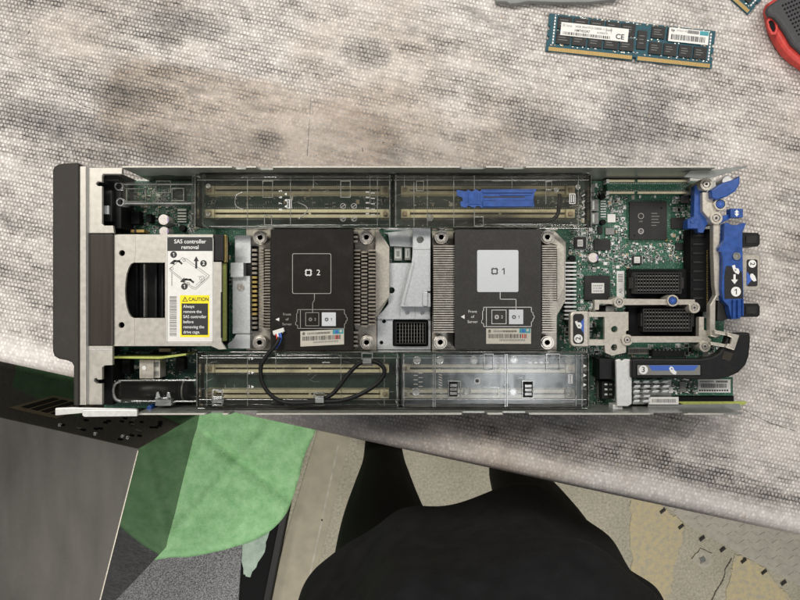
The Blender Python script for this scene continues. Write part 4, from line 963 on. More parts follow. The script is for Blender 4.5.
# ================================================================== BENCH
p0 = V(0, 364.5, 0); p1 = V(800, 538.5, 0); ang = math.atan2(p1.y - p0.y, p1.x - p0.x)
BI = (Matrix.Translation((p0 + p1) / 2) @ Matrix.Rotation(ang, 4, 'Z')).inverted()
def bench_material():
    m = bpy.data.materials.new('woven_bench_top'); m.use_nodes = True
    nt = m.node_tree; N = nt.nodes; L = nt.links; bs = N['Principled BSDF']
    tc = N.new('ShaderNodeTexCoord'); geo = tc.outputs['Object']
    def mapping(scale, rot=0, loc=(0,0,0)):
        mp = N.new('ShaderNodeMapping'); mp.inputs['Scale'].default_value = scale; mp.inputs['Rotation'].default_value = (0,0,rot); mp.inputs['Location'].default_value = loc
        L.new(geo, mp.inputs['Vector']); return mp.outputs['Vector']
    def noise(scale, detail=4, rough=.5, vec=None):
        n = N.new('ShaderNodeTexNoise'); n.inputs['Scale'].default_value = scale; n.inputs['Detail'].default_value = detail; n.inputs['Roughness'].default_value = rough
        L.new(vec or geo, n.inputs['Vector']); return n
    def rng(x, a, b_, c_=0.0, d=1.0):
        r_ = N.new('ShaderNodeMapRange'); r_.inputs[1].default_value = a; r_.inputs[2].default_value = b_; r_.inputs[3].default_value = c_; r_.inputs[4].default_value = d
        L.new(x, r_.inputs[0]); return r_.outputs[0]
    def math_(op, a, b_=None, v=None):
        q = N.new('ShaderNodeMath'); q.operation = op; L.new(a, q.inputs[0])
        if b_ is not None: L.new(b_, q.inputs[1])
        if v is not None: q.inputs[1].default_value = v
        q.use_clamp = op in ('MULTIPLY', 'ADD') and False
        return q.outputs[0]
    # warp the threads a little
    wn = noise(70, 3); sub = N.new('ShaderNodeVectorMath'); sub.operation = 'SUBTRACT'; sub.inputs[1].default_value = (.5,.5,.5); L.new(wn.outputs['Color'], sub.inputs[0])
    sc = N.new('ShaderNodeVectorMath'); sc.operation = 'SCALE'; sc.inputs['Scale'].default_value = .0022; L.new(sub.outputs[0], sc.inputs[0])
    ad = N.new('ShaderNodeVectorMath'); ad.operation = 'ADD'; L.new(geo, ad.inputs[0]); L.new(sc.outputs[0], ad.inputs[1])
    wn2 = noise(500, 2); sub2 = N.new('ShaderNodeVectorMath'); sub2.operation = 'SUBTRACT'; sub2.inputs[1].default_value = (.5,.5,.5); L.new(wn2.outputs['Color'], sub2.inputs[0])
    sc2 = N.new('ShaderNodeVectorMath'); sc2.operation = 'SCALE'; sc2.inputs['Scale'].default_value = .0011; L.new(sub2.outputs[0], sc2.inputs[0])
    ad2 = N.new('ShaderNodeVectorMath'); ad2.operation = 'ADD'; L.new(ad.outputs[0], ad2.inputs[0]); L.new(sc2.outputs[0], ad2.inputs[1])
    br = N.new('ShaderNodeTexBrick'); br.inputs['Scale'].default_value = 1.0
    br.inputs['Brick Width'].default_value = .0029; br.inputs['Row Height'].default_value = .0032; br.inputs['Mortar Size'].default_value = .00095; br.inputs['Mortar Smooth'].default_value = 1.0; br.offset = .5; br.squash = 1
    br.inputs['Color1'].default_value = (0,0,0,1); br.inputs['Color2'].default_value = (1,1,1,1)
    L.new(ad2.outputs[0], br.inputs['Vector'])
    # stronger dark line between rows
    sep = N.new('ShaderNodeSeparateXYZ'); L.new(ad2.outputs[0], sep.inputs[0])
    row = math_('MULTIPLY', sep.outputs['Y'], v=1/.0032); row = math_('FRACT', row)
    rl = math_('SUBTRACT', row, v=.5); rl = math_('ABSOLUTE', rl); rl = rng(rl, .20, .46, 0, 1)
    gap = math_('MAXIMUM', math_('MULTIPLY', br.outputs['Fac'], v=.95), rl)
    # dirt
    n1 = noise(9, 12, .74, mapping((1, 2.8, 1), 0, (.31,.2,0))); n2 = noise(34, 9, .78, mapping((1, 1.8, 1))); n3 = noise(3.0, 3, .5)
    n4 = noise(260, 3, .6)
    s_ = math_('ADD', math_('MULTIPLY', n1.outputs['Fac'], v=.58), math_('MULTIPLY', n2.outputs['Fac'], v=.42))
    s_ = math_('ADD', s_, math_('MULTIPLY', math_('SUBTRACT', n3.outputs['Fac'], v=.5), v=.30))
    n6 = noise(16, 5, .7, mapping((1, 9, 1))); s_ = math_('ADD', s_, math_('MULTIPLY', math_('SUBTRACT', n6.outputs['Fac'], v=.5), v=.22))
    ed0 = N.new('ShaderNodeSeparateXYZ'); L.new(geo, ed0.inputs[0])
    bandm = rng(ed0.outputs['Y'], .012, .028, 0, 1)
    dv = math_('ABSOLUTE', math_('SUBTRACT', ed0.outputs['Y'], v=.034)); st = rng(dv, .004, .022, .13, 0)
    st = math_('MULTIPLY', st, rng(ed0.outputs['X'], -.02, .14, .15, 1)); st = math_('MULTIPLY', st, rng(n2.outputs['Fac'], .35, .6, .1, 1))
    s_ = math_('ADD', s_, st); s_ = math_('MULTIPLY', s_, rng(ed0.outputs['Y'], .012, .028, .72, 1))
    dirt = rng(s_, .42, .60); heavy = rng(s_, .54, .68)
    # smooth band by the front edge
    edge = N.new('ShaderNodeSeparateXYZ'); L.new(geo, edge.inputs[0])
    band = rng(edge.outputs['Y'], .013, .030, 0, 1)
    gap = math_('MULTIPLY', gap, band); n5 = noise(120, 3, .6); gap = math_('MULTIPLY', gap, rng(n5.outputs['Fac'], .3, .6, .45, 1.0))
    cs = N.new('ShaderNodeSeparateColor'); L.new(br.outputs['Color'], cs.inputs[0])
    fine = math_('MULTIPLY', rng(n4.outputs['Fac'], .3, .7, .80, 1.10), rng(cs.outputs[0], 0, 1, .84, 1.14))
    base = N.new('ShaderNodeMixRGB'); base.inputs['Color1'].default_value = (.78,.735,.70,1); base.inputs['Color2'].default_value = (.56,.52,.485,1); L.new(dirt, base.inputs['Fac'])
    b2 = N.new('ShaderNodeMixRGB'); b2.inputs['Color2'].default_value = (.23,.22,.21,1); L.new(base.outputs[0], b2.inputs['Color1']); L.new(math_('MULTIPLY', heavy, v=.42), b2.inputs['Fac'])
    var = N.new('ShaderNodeMixRGB'); var.blend_type = 'MULTIPLY'; var.inputs['Fac'].default_value = 1; L.new(b2.outputs[0], var.inputs['Color1'])
    cmb = N.new('ShaderNodeCombineColor'); L.new(fine, cmb.inputs[0]); L.new(fine, cmb.inputs[1]); L.new(fine, cmb.inputs[2]); L.new(cmb.outputs[0], var.inputs['Color2'])
    gcol = N.new('ShaderNodeMixRGB'); gcol.inputs['Color1'].default_value = (.50,.455,.42,1); gcol.inputs['Color2'].default_value = (.035,.034,.034,1); L.new(dirt, gcol.inputs['Fac'])
    n8 = noise(2.6, 4, .6, mapping((1, 1, 1), .4, (.52, .1, 0))); tint = N.new('ShaderNodeMixRGB'); tint.blend_type = 'MULTIPLY'; tint.inputs['Color2'].default_value = (.74, .67, .60, 1)  # broad random brown tint, put in for the bench's brownish shadow zone
    L.new(rng(n8.outputs['Fac'], .47, .58), tint.inputs['Fac']); L.new(var.outputs[0], tint.inputs['Color1'])
    n7 = noise(15, 10, .7, mapping((1, 1.3, 1), .3, (1.7, .4, 0))); sm_ = N.new('ShaderNodeMixRGB'); sm_.inputs['Color2'].default_value = (.13, .13, .125, 1)
    L.new(math_('MULTIPLY', rng(n7.outputs['Fac'], .575, .68), math_('MULTIPLY', bandm, v=.75)), sm_.inputs['Fac']); L.new(tint.outputs[0], sm_.inputs['Color1'])
    def blob(px, py, a_, b_, soft):
        q_ = BI @ V(px, py, 0); dx = math_('ABSOLUTE', math_('SUBTRACT', geo_xyz.outputs['X'], v=q_.x)); dy = math_('ABSOLUTE', math_('SUBTRACT', geo_xyz.outputs['Y'], v=q_.y))
        ex = math_('POWER', math_('DIVIDE', dx, v=a_), v=soft); ey = math_('POWER', math_('DIVIDE', dy, v=b_), v=soft)
        d_ = math_('ADD', ex, ey); d_ = math_('ADD', d_, math_('MULTIPLY', math_('SUBTRACT', n2.outputs['Fac'], v=.5), v=(2.4 if soft > 2 else 6.5)))
        return rng(d_, .55, 1.25, 1, 0) if soft > 2 else rng(d_, .0, 2.2, 1, 0)
    geo_xyz = N.new('ShaderNodeSeparateXYZ'); L.new(geo, geo_xyz.inputs[0])
    shadow_brown = blob(205, 118, .088, .040, 4)  # cast shadow painted into the bench colour as a brown patch
    for bb in ((330, 138, .060, .030, 3),): shadow_brown = math_('MAXIMUM', shadow_brown, math_('MULTIPLY', blob(*bb), v=.8))
    bt_ = N.new('ShaderNodeMixRGB'); bt_.blend_type = 'MULTIPLY'; bt_.inputs['Color2'].default_value = (.72, .65, .58, 1); L.new(shadow_brown, bt_.inputs['Fac']); L.new(sm_.outputs[0], bt_.inputs['Color1'])
    smg = None
    for bb in ((625, 118, .016, .022, 2), (655, 112, .012, .020, 2), (124, 96, .020, .010, 2), (158, 150, .018, .010, 2), (165, 38, .012, .008, 2), (268, 140, .012, .008, 2), (365, 52, .016, .010, 2), (186, 22, .030, .010, 2), (60, 120, .040, .010, 2), (545, 128, .030, .012, 2), (390, 425, .030, .007, 2), (560, 452, .05, .007, 2)):
        k_ = blob(*bb); smg = k_ if smg is None else math_('MAXIMUM', smg, k_)
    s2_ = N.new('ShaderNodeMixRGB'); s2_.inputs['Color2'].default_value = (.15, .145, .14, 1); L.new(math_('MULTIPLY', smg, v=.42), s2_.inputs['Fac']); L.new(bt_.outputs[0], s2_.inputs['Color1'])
    gap = math_('MAXIMUM', gap, math_('MULTIPLY', smg, v=.12)); 
    g2_ = N.new('ShaderNodeMixRGB'); g2_.inputs['Color2'].default_value = (.035, .034, .034, 1); L.new(smg, g2_.inputs['Fac']); L.new(gcol.outputs[0], g2_.inputs['Color1'])
    fin = N.new('ShaderNodeMixRGB'); L.new(gap, fin.inputs['Fac']); L.new(s2_.outputs[0], fin.inputs['Color1']); L.new(g2_.outputs[0], fin.inputs['Color2'])
    L.new(fin.outputs[0], bs.inputs['Base Color']); bs.inputs['Roughness'].default_value = .55; bs.inputs['Specular IOR Level'].default_value = .3
    bp = N.new('ShaderNodeBump'); bp.inputs['Strength'].default_value = .55; bp.inputs['Distance'].default_value = .0006; bp.invert = True
    L.new(gap, bp.inputs['Height']); L.new(bp.outputs['Normal'], bs.inputs['Normal'])
    MATS['bench'] = m; return m
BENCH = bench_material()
bm = bmesh.new()
L_ = 2.2; W_ = .9; T_ = .032; prof = []
for k in range(9):                                              # rounded front edge (profile in local y,z)
    a = math.radians(180 + 90 - 90 * k / 8)                      # bottom to top
prof = [(-.0, -T_ + .006), (.003, -T_)]
R_ = .012
front = [(R_ - R_ * math.cos(math.radians(t)), -R_ + R_ * math.sin(math.radians(t))) for t in range(0, 91, 10)]
loop = [(.004, -T_), (0, -T_ + .006)] + front + [(W_, 0), (W_, -T_)]
rings = []
for x in (-L_ / 2, L_ / 2): rings.append([bm.verts.new((x, y, z_)) for y, z_ in loop])
n = len(loop)
for k in range(n):
    f = bm.faces.new([rings[0][k], rings[0][(k+1)%n], rings[1][(k+1)%n], rings[1][k]]); f.smooth = 1 <= k <= 11
bm.faces.new(rings[0]); bm.faces.new(list(reversed(rings[1])))
bmesh.ops.recalc_face_normals(bm, faces=bm.faces)
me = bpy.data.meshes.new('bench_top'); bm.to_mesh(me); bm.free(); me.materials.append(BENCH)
bench = empty('workbench', 'pale woven-textured workbench top, scuffed and dirty, under the server', 'workbench', (p0 + p1) / 2)
bench.rotation_euler = (0, 0, ang)
bt = bpy.data.objects.new('bench_top', me); COL.objects.link(bt); bt.parent = bench
LEGM = mat('bench_leg_steel', (.20, .20, .20), .5, .4)
for (x, y) in ((-.95, .08), (.95, .08), (-.95, .8), (.95, .8)):
    bm = bmesh.new(); bmesh.ops.create_cube(bm, size=1, matrix=Matrix.Translation((x, y, -.466)) @ Matrix.Diagonal((.05, .05, .866, 1)))
    me = bpy.data.meshes.new('leg'); bm.to_mesh(me); bm.free(); me.materials.append(LEGM)
    o = bpy.data.objects.new('leg', me); COL.objects.link(o); o.parent = bench
Mi = (Matrix.Translation(bench.location) @ Matrix.Rotation(ang, 4, 'Z')).inverted()
SCR = mat('scratch_grey', (.20, .185, .17), .6, 0, .3, 300)
def bench_scratch(pts, w_):
    q_ = MB(SCR); rr_ = random.Random(len(pts) + int(pts[0][0])); P_ = []
    for a, b_ in zip(pts, pts[1:]):
        for k in range(6): P_.append((a[0] + (b_[0]-a[0])*k/6 + rr_.uniform(-.4,.4), a[1] + (b_[1]-a[1])*k/6 + rr_.uniform(-.4,.4)))
    for a, b_ in zip(P_, P_[1:]):
        if rr_.random() < .85: q_.line([a, b_], w_ * rr_.uniform(.4, 1.2), .03, SCR, .06)
    o_ = q_.obj('scratch_mark'); o_.parent = bench; o_.matrix_parent_inverse = Mi
bench_scratch([(0,53),(22,62),(50,80),(80,104),(108,116)], .9)
bench_scratch([(311,98),(309,130),(307,160)], .8); bench_scratch([(676,432),(686,438),(694,428),(700,420)], .7); bench_scratch([(674,454),(680,451)], 1.2)
bench_scratch([(744,410),(772,424),(800,432)], .9); bench_scratch([(560,120),(600,132),(628,128)], .6); bench_scratch([(420,60),(436,74),(470,80)], .6); bench_scratch([(168,30),(160,52),(178,70)], .6)
bench_scratch([(95,80),(94,120),(90,160)], .7); bench_scratch([(240,40),(300,46)], .5)
# dark crumbs and short scratches lying on the bench
cr_ = MB(MATS['black_plastic'], TAN); rr = random.Random(11)
for _ in range(240):
    x = rr.uniform(5, 795); y = rr.uniform(3, 160) if rr.random() < .62 else rr.uniform(425, 520)
    if y > 357 + .2175 * x: continue
    a = rr.uniform(0, 3.14); l = rr.choice((.6, .8, 1.0, 1.4, 3.2)); w_ = rr.uniform(.25, .6)
    cr_.line([(x, y), (x + l * math.cos(a), y + l * math.sin(a))], w_, .02, rr.choice((MATS['black_plastic'], TAN, INKG)), .15)
tag(cr_.obj('debris'), 'dark specks and crumbs scattered over the bench top', 'debris', kind='stuff')

# ================================================================== MEMORY MODULES
def memory_module():
    root = empty('memory_module', '', 'memory module')
    def lx(u): return u - 66.7                                    # local mm, origin at centre of lower edge
    b = MB(DIMMPCB)
    # outline with notches
    out = [(0,0),(70,0),(70,2.4),(72.4,2.4),(72.4,0),(133.4,0),(133.4,9),(131.8,9),(131.8,12),(133.4,12),(133.4,17),(131.8,17),(131.8,20),(133.4,20),(133.4,30),(0,30),(0,20),(1.6,20),(1.6,17),(0,17),(0,12),(1.6,12),(1.6,9),(0,9)]
    tv = [b.bm.verts.new(Vector((lx(x), y, 1.9)) * S) for x, y in out]; bv = [b.bm.verts.new(Vector((lx(x), y, .6)) * S) for x, y in out]
    b.bm.faces.new(tv); b.bm.faces.new(list(reversed(bv)))
    for k in range(len(out)): b.bm.faces.new([bv[k], bv[(k+1)%len(out)], tv[(k+1)%len(out)], tv[k]])
    bmesh.ops.recalc_face_normals(b.bm, faces=b.bm.faces)
    b.obj('module_board', root)
    g = MB(GOLD)
    for k in range(118):
        u = 2.2 + k * 1.1
        if 69 < u < 73: continue
        g.raw_box(lx(u), .3, lx(u + .9), 3.4, 1.9, 2.0, GOLD)
    g.obj('gold_contact', root)
    def pk(x, y, w_, h_):
        c_ = MB(CHIP); c_.raw_box(lx(x), y, lx(x + w_), y + h_, 1.9, 3.0); 
        rr = random.Random(int(x*7+y))
        for j in range(3): c_.raw_box(lx(x + 1.6), y + h_ * (.3 + .2*j), lx(x + w_ * rr.uniform(.5,.8)), y + h_ * (.3+.2*j) + .5, 3.0, 3.05, INKG)
        c_.obj('memory_chip', root, .15)
    for x in (7.2, 20, 32.8, 45.6, 58): pk(x, 18.4, 11.2, 9.6)
    for x in (7.2, 20, 32.8, 45.6, 58): pk(x, 6.4, 11.2, 9.6)
    pk(71.6, 9, 7.4, 14.6); pk(82.4, 19, 10.6, 9)
    for x in (81.6, 93.4, 105.6, 117.4): pk(x, 6.2, 10.4, 9.4)
    for x in (95, 107.6): pk(x, 18.4, 10.4, 9.6)
    s_ = MB(SOLDER, SMDG, PRINT)
    rr = random.Random(9)
    for _ in range(150):
        x = rr.uniform(3, 130); y = rr.choice((rr.uniform(4.4, 6), rr.uniform(16.2, 18.2), rr.uniform(28.2, 29.4)))
        s_.raw_box(lx(x), y, lx(x + 1.0), y + .6, 1.9, 2.4, rr.choice((SOLDER, SMDG, PRINT, TAN)))
    for y in range(9):
        for x in (4.4, 129.4): s_.raw_box(lx(x), 6 + y*2.5, lx(x + 1.1), 7.6 + y*2.5, 1.9, 2.4, PRINT)
    o = s_.obj('surface_component', root); o['kind'] = 'stuff'
    def ltext(b_, t_, x, y, h_, m, bold=0, sx=1.0, z_=3.22):
        cu = bpy.data.curves.new('t', 'FONT'); cu.body = t_; cu.align_y = 'CENTER'; cu.resolution_u = 3; cu.offset = bold
        ob = bpy.data.objects.new('t', cu); me = ob.to_mesh(); k = h_ / .69 * S; i = b_.mi(m)
        vs = [b_.bm.verts.new((v.co.x * k * sx + lx(x) * S, v.co.y * k + y * S, z_ * S)) for v in me.vertices]
        for p in me.polygons:
            try: f = b_.bm.faces.new([vs[q] for q in p.vertices]); f.material_index = i
            except ValueError: pass
        ob.to_mesh_clear(); bpy.data.objects.remove(ob); bpy.data.curves.remove(cu)
    l = MB(PAPER); l.raw_box(lx(10), 13.2, lx(64), 23.6, 3.05, 3.15)
    ltext(l, 'SK hynix', 11, 21.2, 1.9, INKG, sx=.8); ltext(l, '16GB 2Rx4 PC3-12800R-11-12-E2', 21, 21.2, 1.6, INK, sx=.92); ltext(l, 'HMT42GR7', 21, 18.0, 1.9, INK, .015, sx=.9)
    ltext(l, 'KOREA 01', 39, 18.0, 1.5, INK, sx=.9)
    rr = random.Random(4); x = 12
    while x < 50: 
        w_ = rr.choice((.3,.5,.9)); l.raw_box(lx(x), 14.0, lx(x + w_), 16.2, 3.15, 3.22, INK); x += w_ + rr.choice((.4,.6))
    ltext(l, 'CE', 54, 16.6, 4.0, INK, .02); l.raw_box(lx(46), 18.6, lx(46.3), 22.8, 3.15, 3.22, INKG); l.raw_box(lx(50), 18.6, lx(50.3), 22.8, 3.15, 3.22, INKG); l.raw_box(lx(46), 20.4, lx(50.3), 20.8, 3.15, 3.22, INKG)
    l.obj('maker_sticker', root)
    l = MB(PAPER); l.raw_box(lx(96), 17.6, lx(128), 28.6, 3.05, 3.15); l.raw_box(lx(120.6), 24.8, lx(127.6), 28.2, 3.15, 3.2, TEAL)
    rr = random.Random(6); x = 98
    while x < 125: 
        w_ = rr.choice((.3,.5,.8)); l.raw_box(lx(x), 19.2, lx(x + w_), 23.4, 3.15, 3.22, INK); x += w_ + rr.choice((.35,.55))
    ltext(l, 'hp', 97.6, 26.6, 2.0, INK, .03); ltext(l, '672631-B21', 102, 26.6, 1.4, INKG); 
    x = 111
    while x < 119.6: l.raw_box(lx(x), 25.2, lx(x+.5), 27.8, 3.15, 3.22, INK); x += .75
    l.obj('barcode_sticker', root)
    return root
def copy_tree(o, parent=None):
    c_ = o.copy(); COL.objects.link(c_); c_.parent = parent
    for ch in list(o.children): copy_tree(ch, c_)
    return c_
m1 = memory_module(); m1['label'] = 'teal memory stick with white stickers lying above the server'
a = V(545.6, 50.6, 2); b_ = V(711.6, 68.4, 2)
mid = (a + b_) / 2; m1.location = (mid.x, mid.y, 0); m1.rotation_euler = (0, 0, math.atan2(b_.y - a.y, b_.x - a.x)); m1.scale = ((b_ - a).length / .1334,) * 2 + (1,)
m2 = copy_tree(m1); m2['label'] = 'blue memory stick mostly out of frame, its corner beside the red tool'
m1['group'] = m2['group'] = 'loose memory sticks on the bench'
r2 = math.radians(-42); m2.scale = (1, 1, 1); c_ = V(748.4, 14.4, 2)
m2.rotation_euler = (0, 0, r2); m2.location = (c_.x - .0667 * math.cos(r2), c_.y - .0667 * math.sin(r2), 0)

# ---- red and black hand tool ------------------------------------------
tool = empty('hand_tool', 'red and black rubber-gripped hand tool at the far corner of the bench', 'tool', V(790, 10, 0))
def world_part(mb, name, parent, bevel=0, label=None, seg=3):
    o = mb.obj(name, None, bevel, label, seg); o.parent = parent; o.matrix_parent_inverse = Matrix.Translation(-Vector(parent.location)); return o
GRIP = mat('grey_rubber', (.045, .045, .048), .6, 0, .15, 500, .3, 3000)
q = MB(RED)
q.prism([(762.6,10),(765,5.6),(775,-1),(790,-12),(880,-40),(960,60),(880,140),(815,84),(800,70.6),(789,63),(780.6,55),(773.6,44.6),(768,33),(765.6,25),(764.4,18)], 1, 11, zt=4)
world_part(q, 'handle_shell', tool, 3.5)
q = MB(GRIP)
q.prism([(763.4,12),(767,7),(779,-1),(792,-11),(878,-38),(955,58),(882,120),(812,70),(800,55),(790,46),(783,34),(776,24),(772,19.6),(767,17.4)], 10, 16, zt=12)
world_part(q, 'rubber_grip', tool, 3.0)
q = MB(BLACKM)
for i in range(10):
    for j in range(9):
        x = 782 + i * 3.0 + j * 2.0 - 1; y = 7.4 - i * 1.3 + j * 3.6
        if x < 812: q.disc(x + 2, y - 2, 1.05, 16, BLACKM, 8, .35)
world_part(q, 'grip_dot', tool)
q = MB(BLACKM); q.prism([(768.6,21.4),(771.4,20),(774,22),(775.4,28),(774,31.6),(771.6,31),(769.4,26)], 10.9, 11.2); world_part(q, 'strap_hole', tool)
q = MB(RED); o_ = [(766.6,21),(769,17.6),(773,17),(776.6,20.6),(778,28),(776,34.6),(771.4,34.4),(768,28)]; n_h = [(768.4,21.8),(770.4,19.8),(773.4,20.4),(775.2,24),(775.8,28.6),(774.6,32),(772.4,31.8),(769.8,27)]
q.prism(o_, 10.9, 12.2, RED, holes=[n_h]); world_part(q, 'hole_rim', tool, .4)
# ---- grey metal panel at the far edge ----------------------------------
q = MB(STEELD)
q.prism([(496,-40),(496,1.2),(506,1.4),(510,3.4),(516,3.4),(528,1.0),(560,2.2),(590,2.0),(606,.2),(618,-2),(618,-40)], .4, 6, mat('dull_zinc', (.24,.25,.25), .6, .1, .1, 200))
tag(q.obj('metal_panel', None, .8), 'grey metal panel edge just entering at the far side of the bench', 'metal panel')

# ================================================================== BELOW THE BENCH
FZ = -.90
def floor_material():
    m = bpy.data.materials.new('concrete_floor'); m.use_nodes = True
    nt = m.node_tree; N = nt.nodes; L = nt.links; bs = N['Principled BSDF']
    tc = N.new('ShaderNodeTexCoord')
    def noise(s, d, r=.6):
        n = N.new('ShaderNodeTexNoise'); n.inputs['Scale'].default_value = s; n.inputs['Detail'].default_value = d; n.inputs['Roughness'].default_value = r; L.new(tc.outputs['Object'], n.inputs['Vector']); return n.outputs['Fac']
    def ramp(x, a, ca, b_, cb_):
        r_ = N.new('ShaderNodeValToRGB'); r_.color_ramp.elements[0].position = a; r_.color_ramp.elements[0].color = (*ca, 1); r_.color_ramp.elements[1].position = b_; r_.color_ramp.elements[1].color = (*cb_, 1); L.new(x, r_.inputs['Fac']); return r_.outputs['Color']
    c1 = ramp(noise(5, 6), .3, (.42,.39,.30), .7, (.60,.56,.44)); 
    c2 = ramp(noise(170, 5, .75), .36, (.55,.55,.53), .66, (1.2,1.2,1.17))
    mx = N.new('ShaderNodeMixRGB'); mx.blend_type = 'MULTIPLY'; mx.inputs['Fac'].default_value = .75; L.new(c1, mx.inputs['Color1']); L.new(c2, mx.inputs['Color2'])
    L.new(mx.outputs[0], bs.inputs['Base Color']); bs.inputs['Roughness'].default_value = .6
    bp = N.new('ShaderNodeBump'); bp.inputs['Strength'].default_value = .3; bp.inputs['Distance'].default_value = .002; L.new(noise(160, 4), bp.inputs['Height']); L.new(bp.outputs['Normal'], bs.inputs['Normal'])
    return m
bm = bmesh.new(); bmesh.ops.create_grid(bm, x_segments=1, y_segments=1, size=4); me = bpy.data.meshes.new('floor'); bm.to_mesh(me); bm.free(); me.materials.append(floor_material())
fl = bpy.data.objects.new('floor', me); COL.objects.link(fl); fl.location = (0, 0, FZ); fl['kind'] = 'structure'
fz = FZ / S
def F2(px, py): return (px, py)
PAINT = None
def worn_paint():
    m = bpy.data.materials.new('worn_yellow_paint'); m.use_nodes = True
    nt = m.node_tree; N = nt.nodes; L = nt.links; bs = N['Principled BSDF']; tc = N.new('ShaderNodeTexCoord')
    n1 = N.new('ShaderNodeTexNoise'); n1.inputs['Scale'].default_value = 90; n1.inputs['Detail'].default_value = 9; n1.inputs['Roughness'].default_value = .8; L.new(tc.outputs['Object'], n1.inputs['Vector'])
    r_ = N.new('ShaderNodeValToRGB'); e = r_.color_ramp.elements; e[0].position = .40; e[0].color = (.47,.44,.345,1); e[1].position = .66; e[1].color = (.70,.58,.30,1); k = e.new(.51); k.color = (.60,.52,.32,1)
    L.new(n1.outputs['Fac'], r_.inputs['Fac']); L.new(r_.outputs[0], bs.inputs['Base Color']); bs.inputs['Roughness'].default_value = .6
    return m
def ragged(pts, amp, n=14, seed=1):
    rr = random.Random(seed); out = []
    for a, b_ in zip(pts, pts[1:] + pts[:1]):
        for k in range(n): out.append((a[0] + (b_[0]-a[0])*k/n + rr.uniform(-amp, amp), a[1] + (b_[1]-a[1])*k/n + rr.uniform(-amp, amp)))
    return out
WP = worn_paint()
q = MB(WP); q.prism(ragged([(630,500),(652,496),(668,512),(684,522),(680,548),(674,566),(668,620),(625,620),(632,560)], 1.5, 9, 2), fz + 1, fz + 1.6)
tag(q.obj('floor_marking'), None, None, kind='structure')
q = MB(WP); q.prism(ragged([(735,554),(762,566),(782,590),(796,602),(810,640),(716,640),(724,604),(732,570)], 1.5, 9, 3), fz + 1, fz + 1.6)
tag(q.obj('floor_marking'), None, None, kind='structure')
PATCH = mat('floor_patch', (.48, .45, .37), .55, 0, .25, 60, .3, 150)
q = MB(PATCH); q.prism(ragged([(692,560),(700,549),(712,553),(711,564),(704,571)], .7, 4, 4), fz + 1.2, fz + 3); q.prism(ragged([(699,558),(704,556),(706,561),(701,564)], .5, 3, 5), fz + 3, fz + 4.4, SMDG)
tag(q.obj('floor_patch'), None, None, kind='structure')
CRK = mat('crack_dark', (.16, .15, .12), .8, 0, .2)
q = MB(CRK); rr = random.Random(8); x, y = 731.6, 559.
while y < 640:
    nx, ny = x - 1.15 + rr.uniform(-1.4, 1.2), y + 3.6; q.line([(x, y), (nx, ny)], rr.uniform(.5, 1.1), fz + 1.7, None, .3); x, y = nx, ny
tag(q.obj('floor_crack'), None, None, kind='structure')
# checker plate with a row of slots
PLATE = mat('checker_plate_steel', (.50, .475, .40), .5, .1, .12, 90, dust=.3)
q = MB(PLATE)
q.prism([(655,503),(668,507.6),(685,523.6),(706,535.6),(727,547),(747,558),(768,569),(790,581),(860,618),(860,480),(655,440)], fz + 2, fz + 5)
plate = q.obj('floor_plate', None, .8); tag(plate, 'checker-patterned steel floor plate with slotted edge under the bench', 'floor plate')
q = MB(PLATE); rr = random.Random(2)
def inside_plate(x, y): return y < 503 + (x - 655) * .578 - 3
for i in range(34):
    for j in range(18):
        x = 664 + i * 8.2 + (j % 2) * 4.1; y = 470 + j * 8
        if not inside_plate(x, y) or x > 850: continue
        a = math.radians(38 if (i + j) % 2 else -32); l = 2.7
        q.line([(x - l * math.cos(a), y - l * math.sin(a)), (x + l * math.cos(a), y + l * math.sin(a))], 1.2, fz + 5, PLATE, 1.0)
q.obj('tread_pattern', plate, .3)
for (x, y) in ((663,511.4),(681.4,527),(702.4,539),(723,550),(744,561.2),(764.4,572.4),(784,583.4),(804,595)):
    q = MB(INK); a = math.radians(-38); u, v = math.cos(a), math.sin(a)
    q.prism([(x-3.2*u-1.1*v*-1, y-3.2*v-1.1*u), (x+3.2*u-1.1*v*-1, y+3.2*v-1.1*u), (x+3.2*u+1.1*v*-1, y+3.2*v+1.1*u), (x-3.2*u+1.1*v*-1, y-3.2*v+1.1*u)], fz + 5, fz + 5.6)
    q.obj('edge_slot', plate)
# beige board / floor strip beside the black box
STRIP = mat('beige_strip', (.42, .385, .28), .6, 0, .14, 30, .2, 200, dust=.2)
q = MB(STRIP); q.prism([(318,430),(352,430),(330,520),(297,640),(260,640),(285,540)], fz + 1, fz + 4); q.line([(338,446),(322,520),(300,620)], 1.6, fz + 4, BRIGHT if False else PATCH)
tag(q.obj('floor_strip'), None, None, kind='structure')

# ---- low black equipment box with cloth and foam ------------------------
bz = fz + 45
q = MB(BLACKM); q.prism([(106,396),(150,388),(318,402),(296,470),(262,640),(-60,640),(-200,560),(-200,340),(0,375)], fz + 1, bz)
q.prism([(296,470),(289,470),(255,640),(262,640)], bz, bz + 6, BLACK)
tag(q.obj('equipment_box', None, 1.5), 'low black equipment box on the floor under the green cloth', 'box')
def foam_mat():
    m = mat('speckled_foam', (.16, .16, .17), .8, .1, .85, 420, .8, 500, color2=(.46,.46,.48), detail=3); return m
q = MB(foam_mat()); q.prism([(120,520),(243,528),(236,640),(60,640),(100,560)], bz + 1, bz + 9)
tag(q.obj('foam_panel', None, 1.5), 'grey speckled foam panel partly covered by the green cloth', 'foam panel')
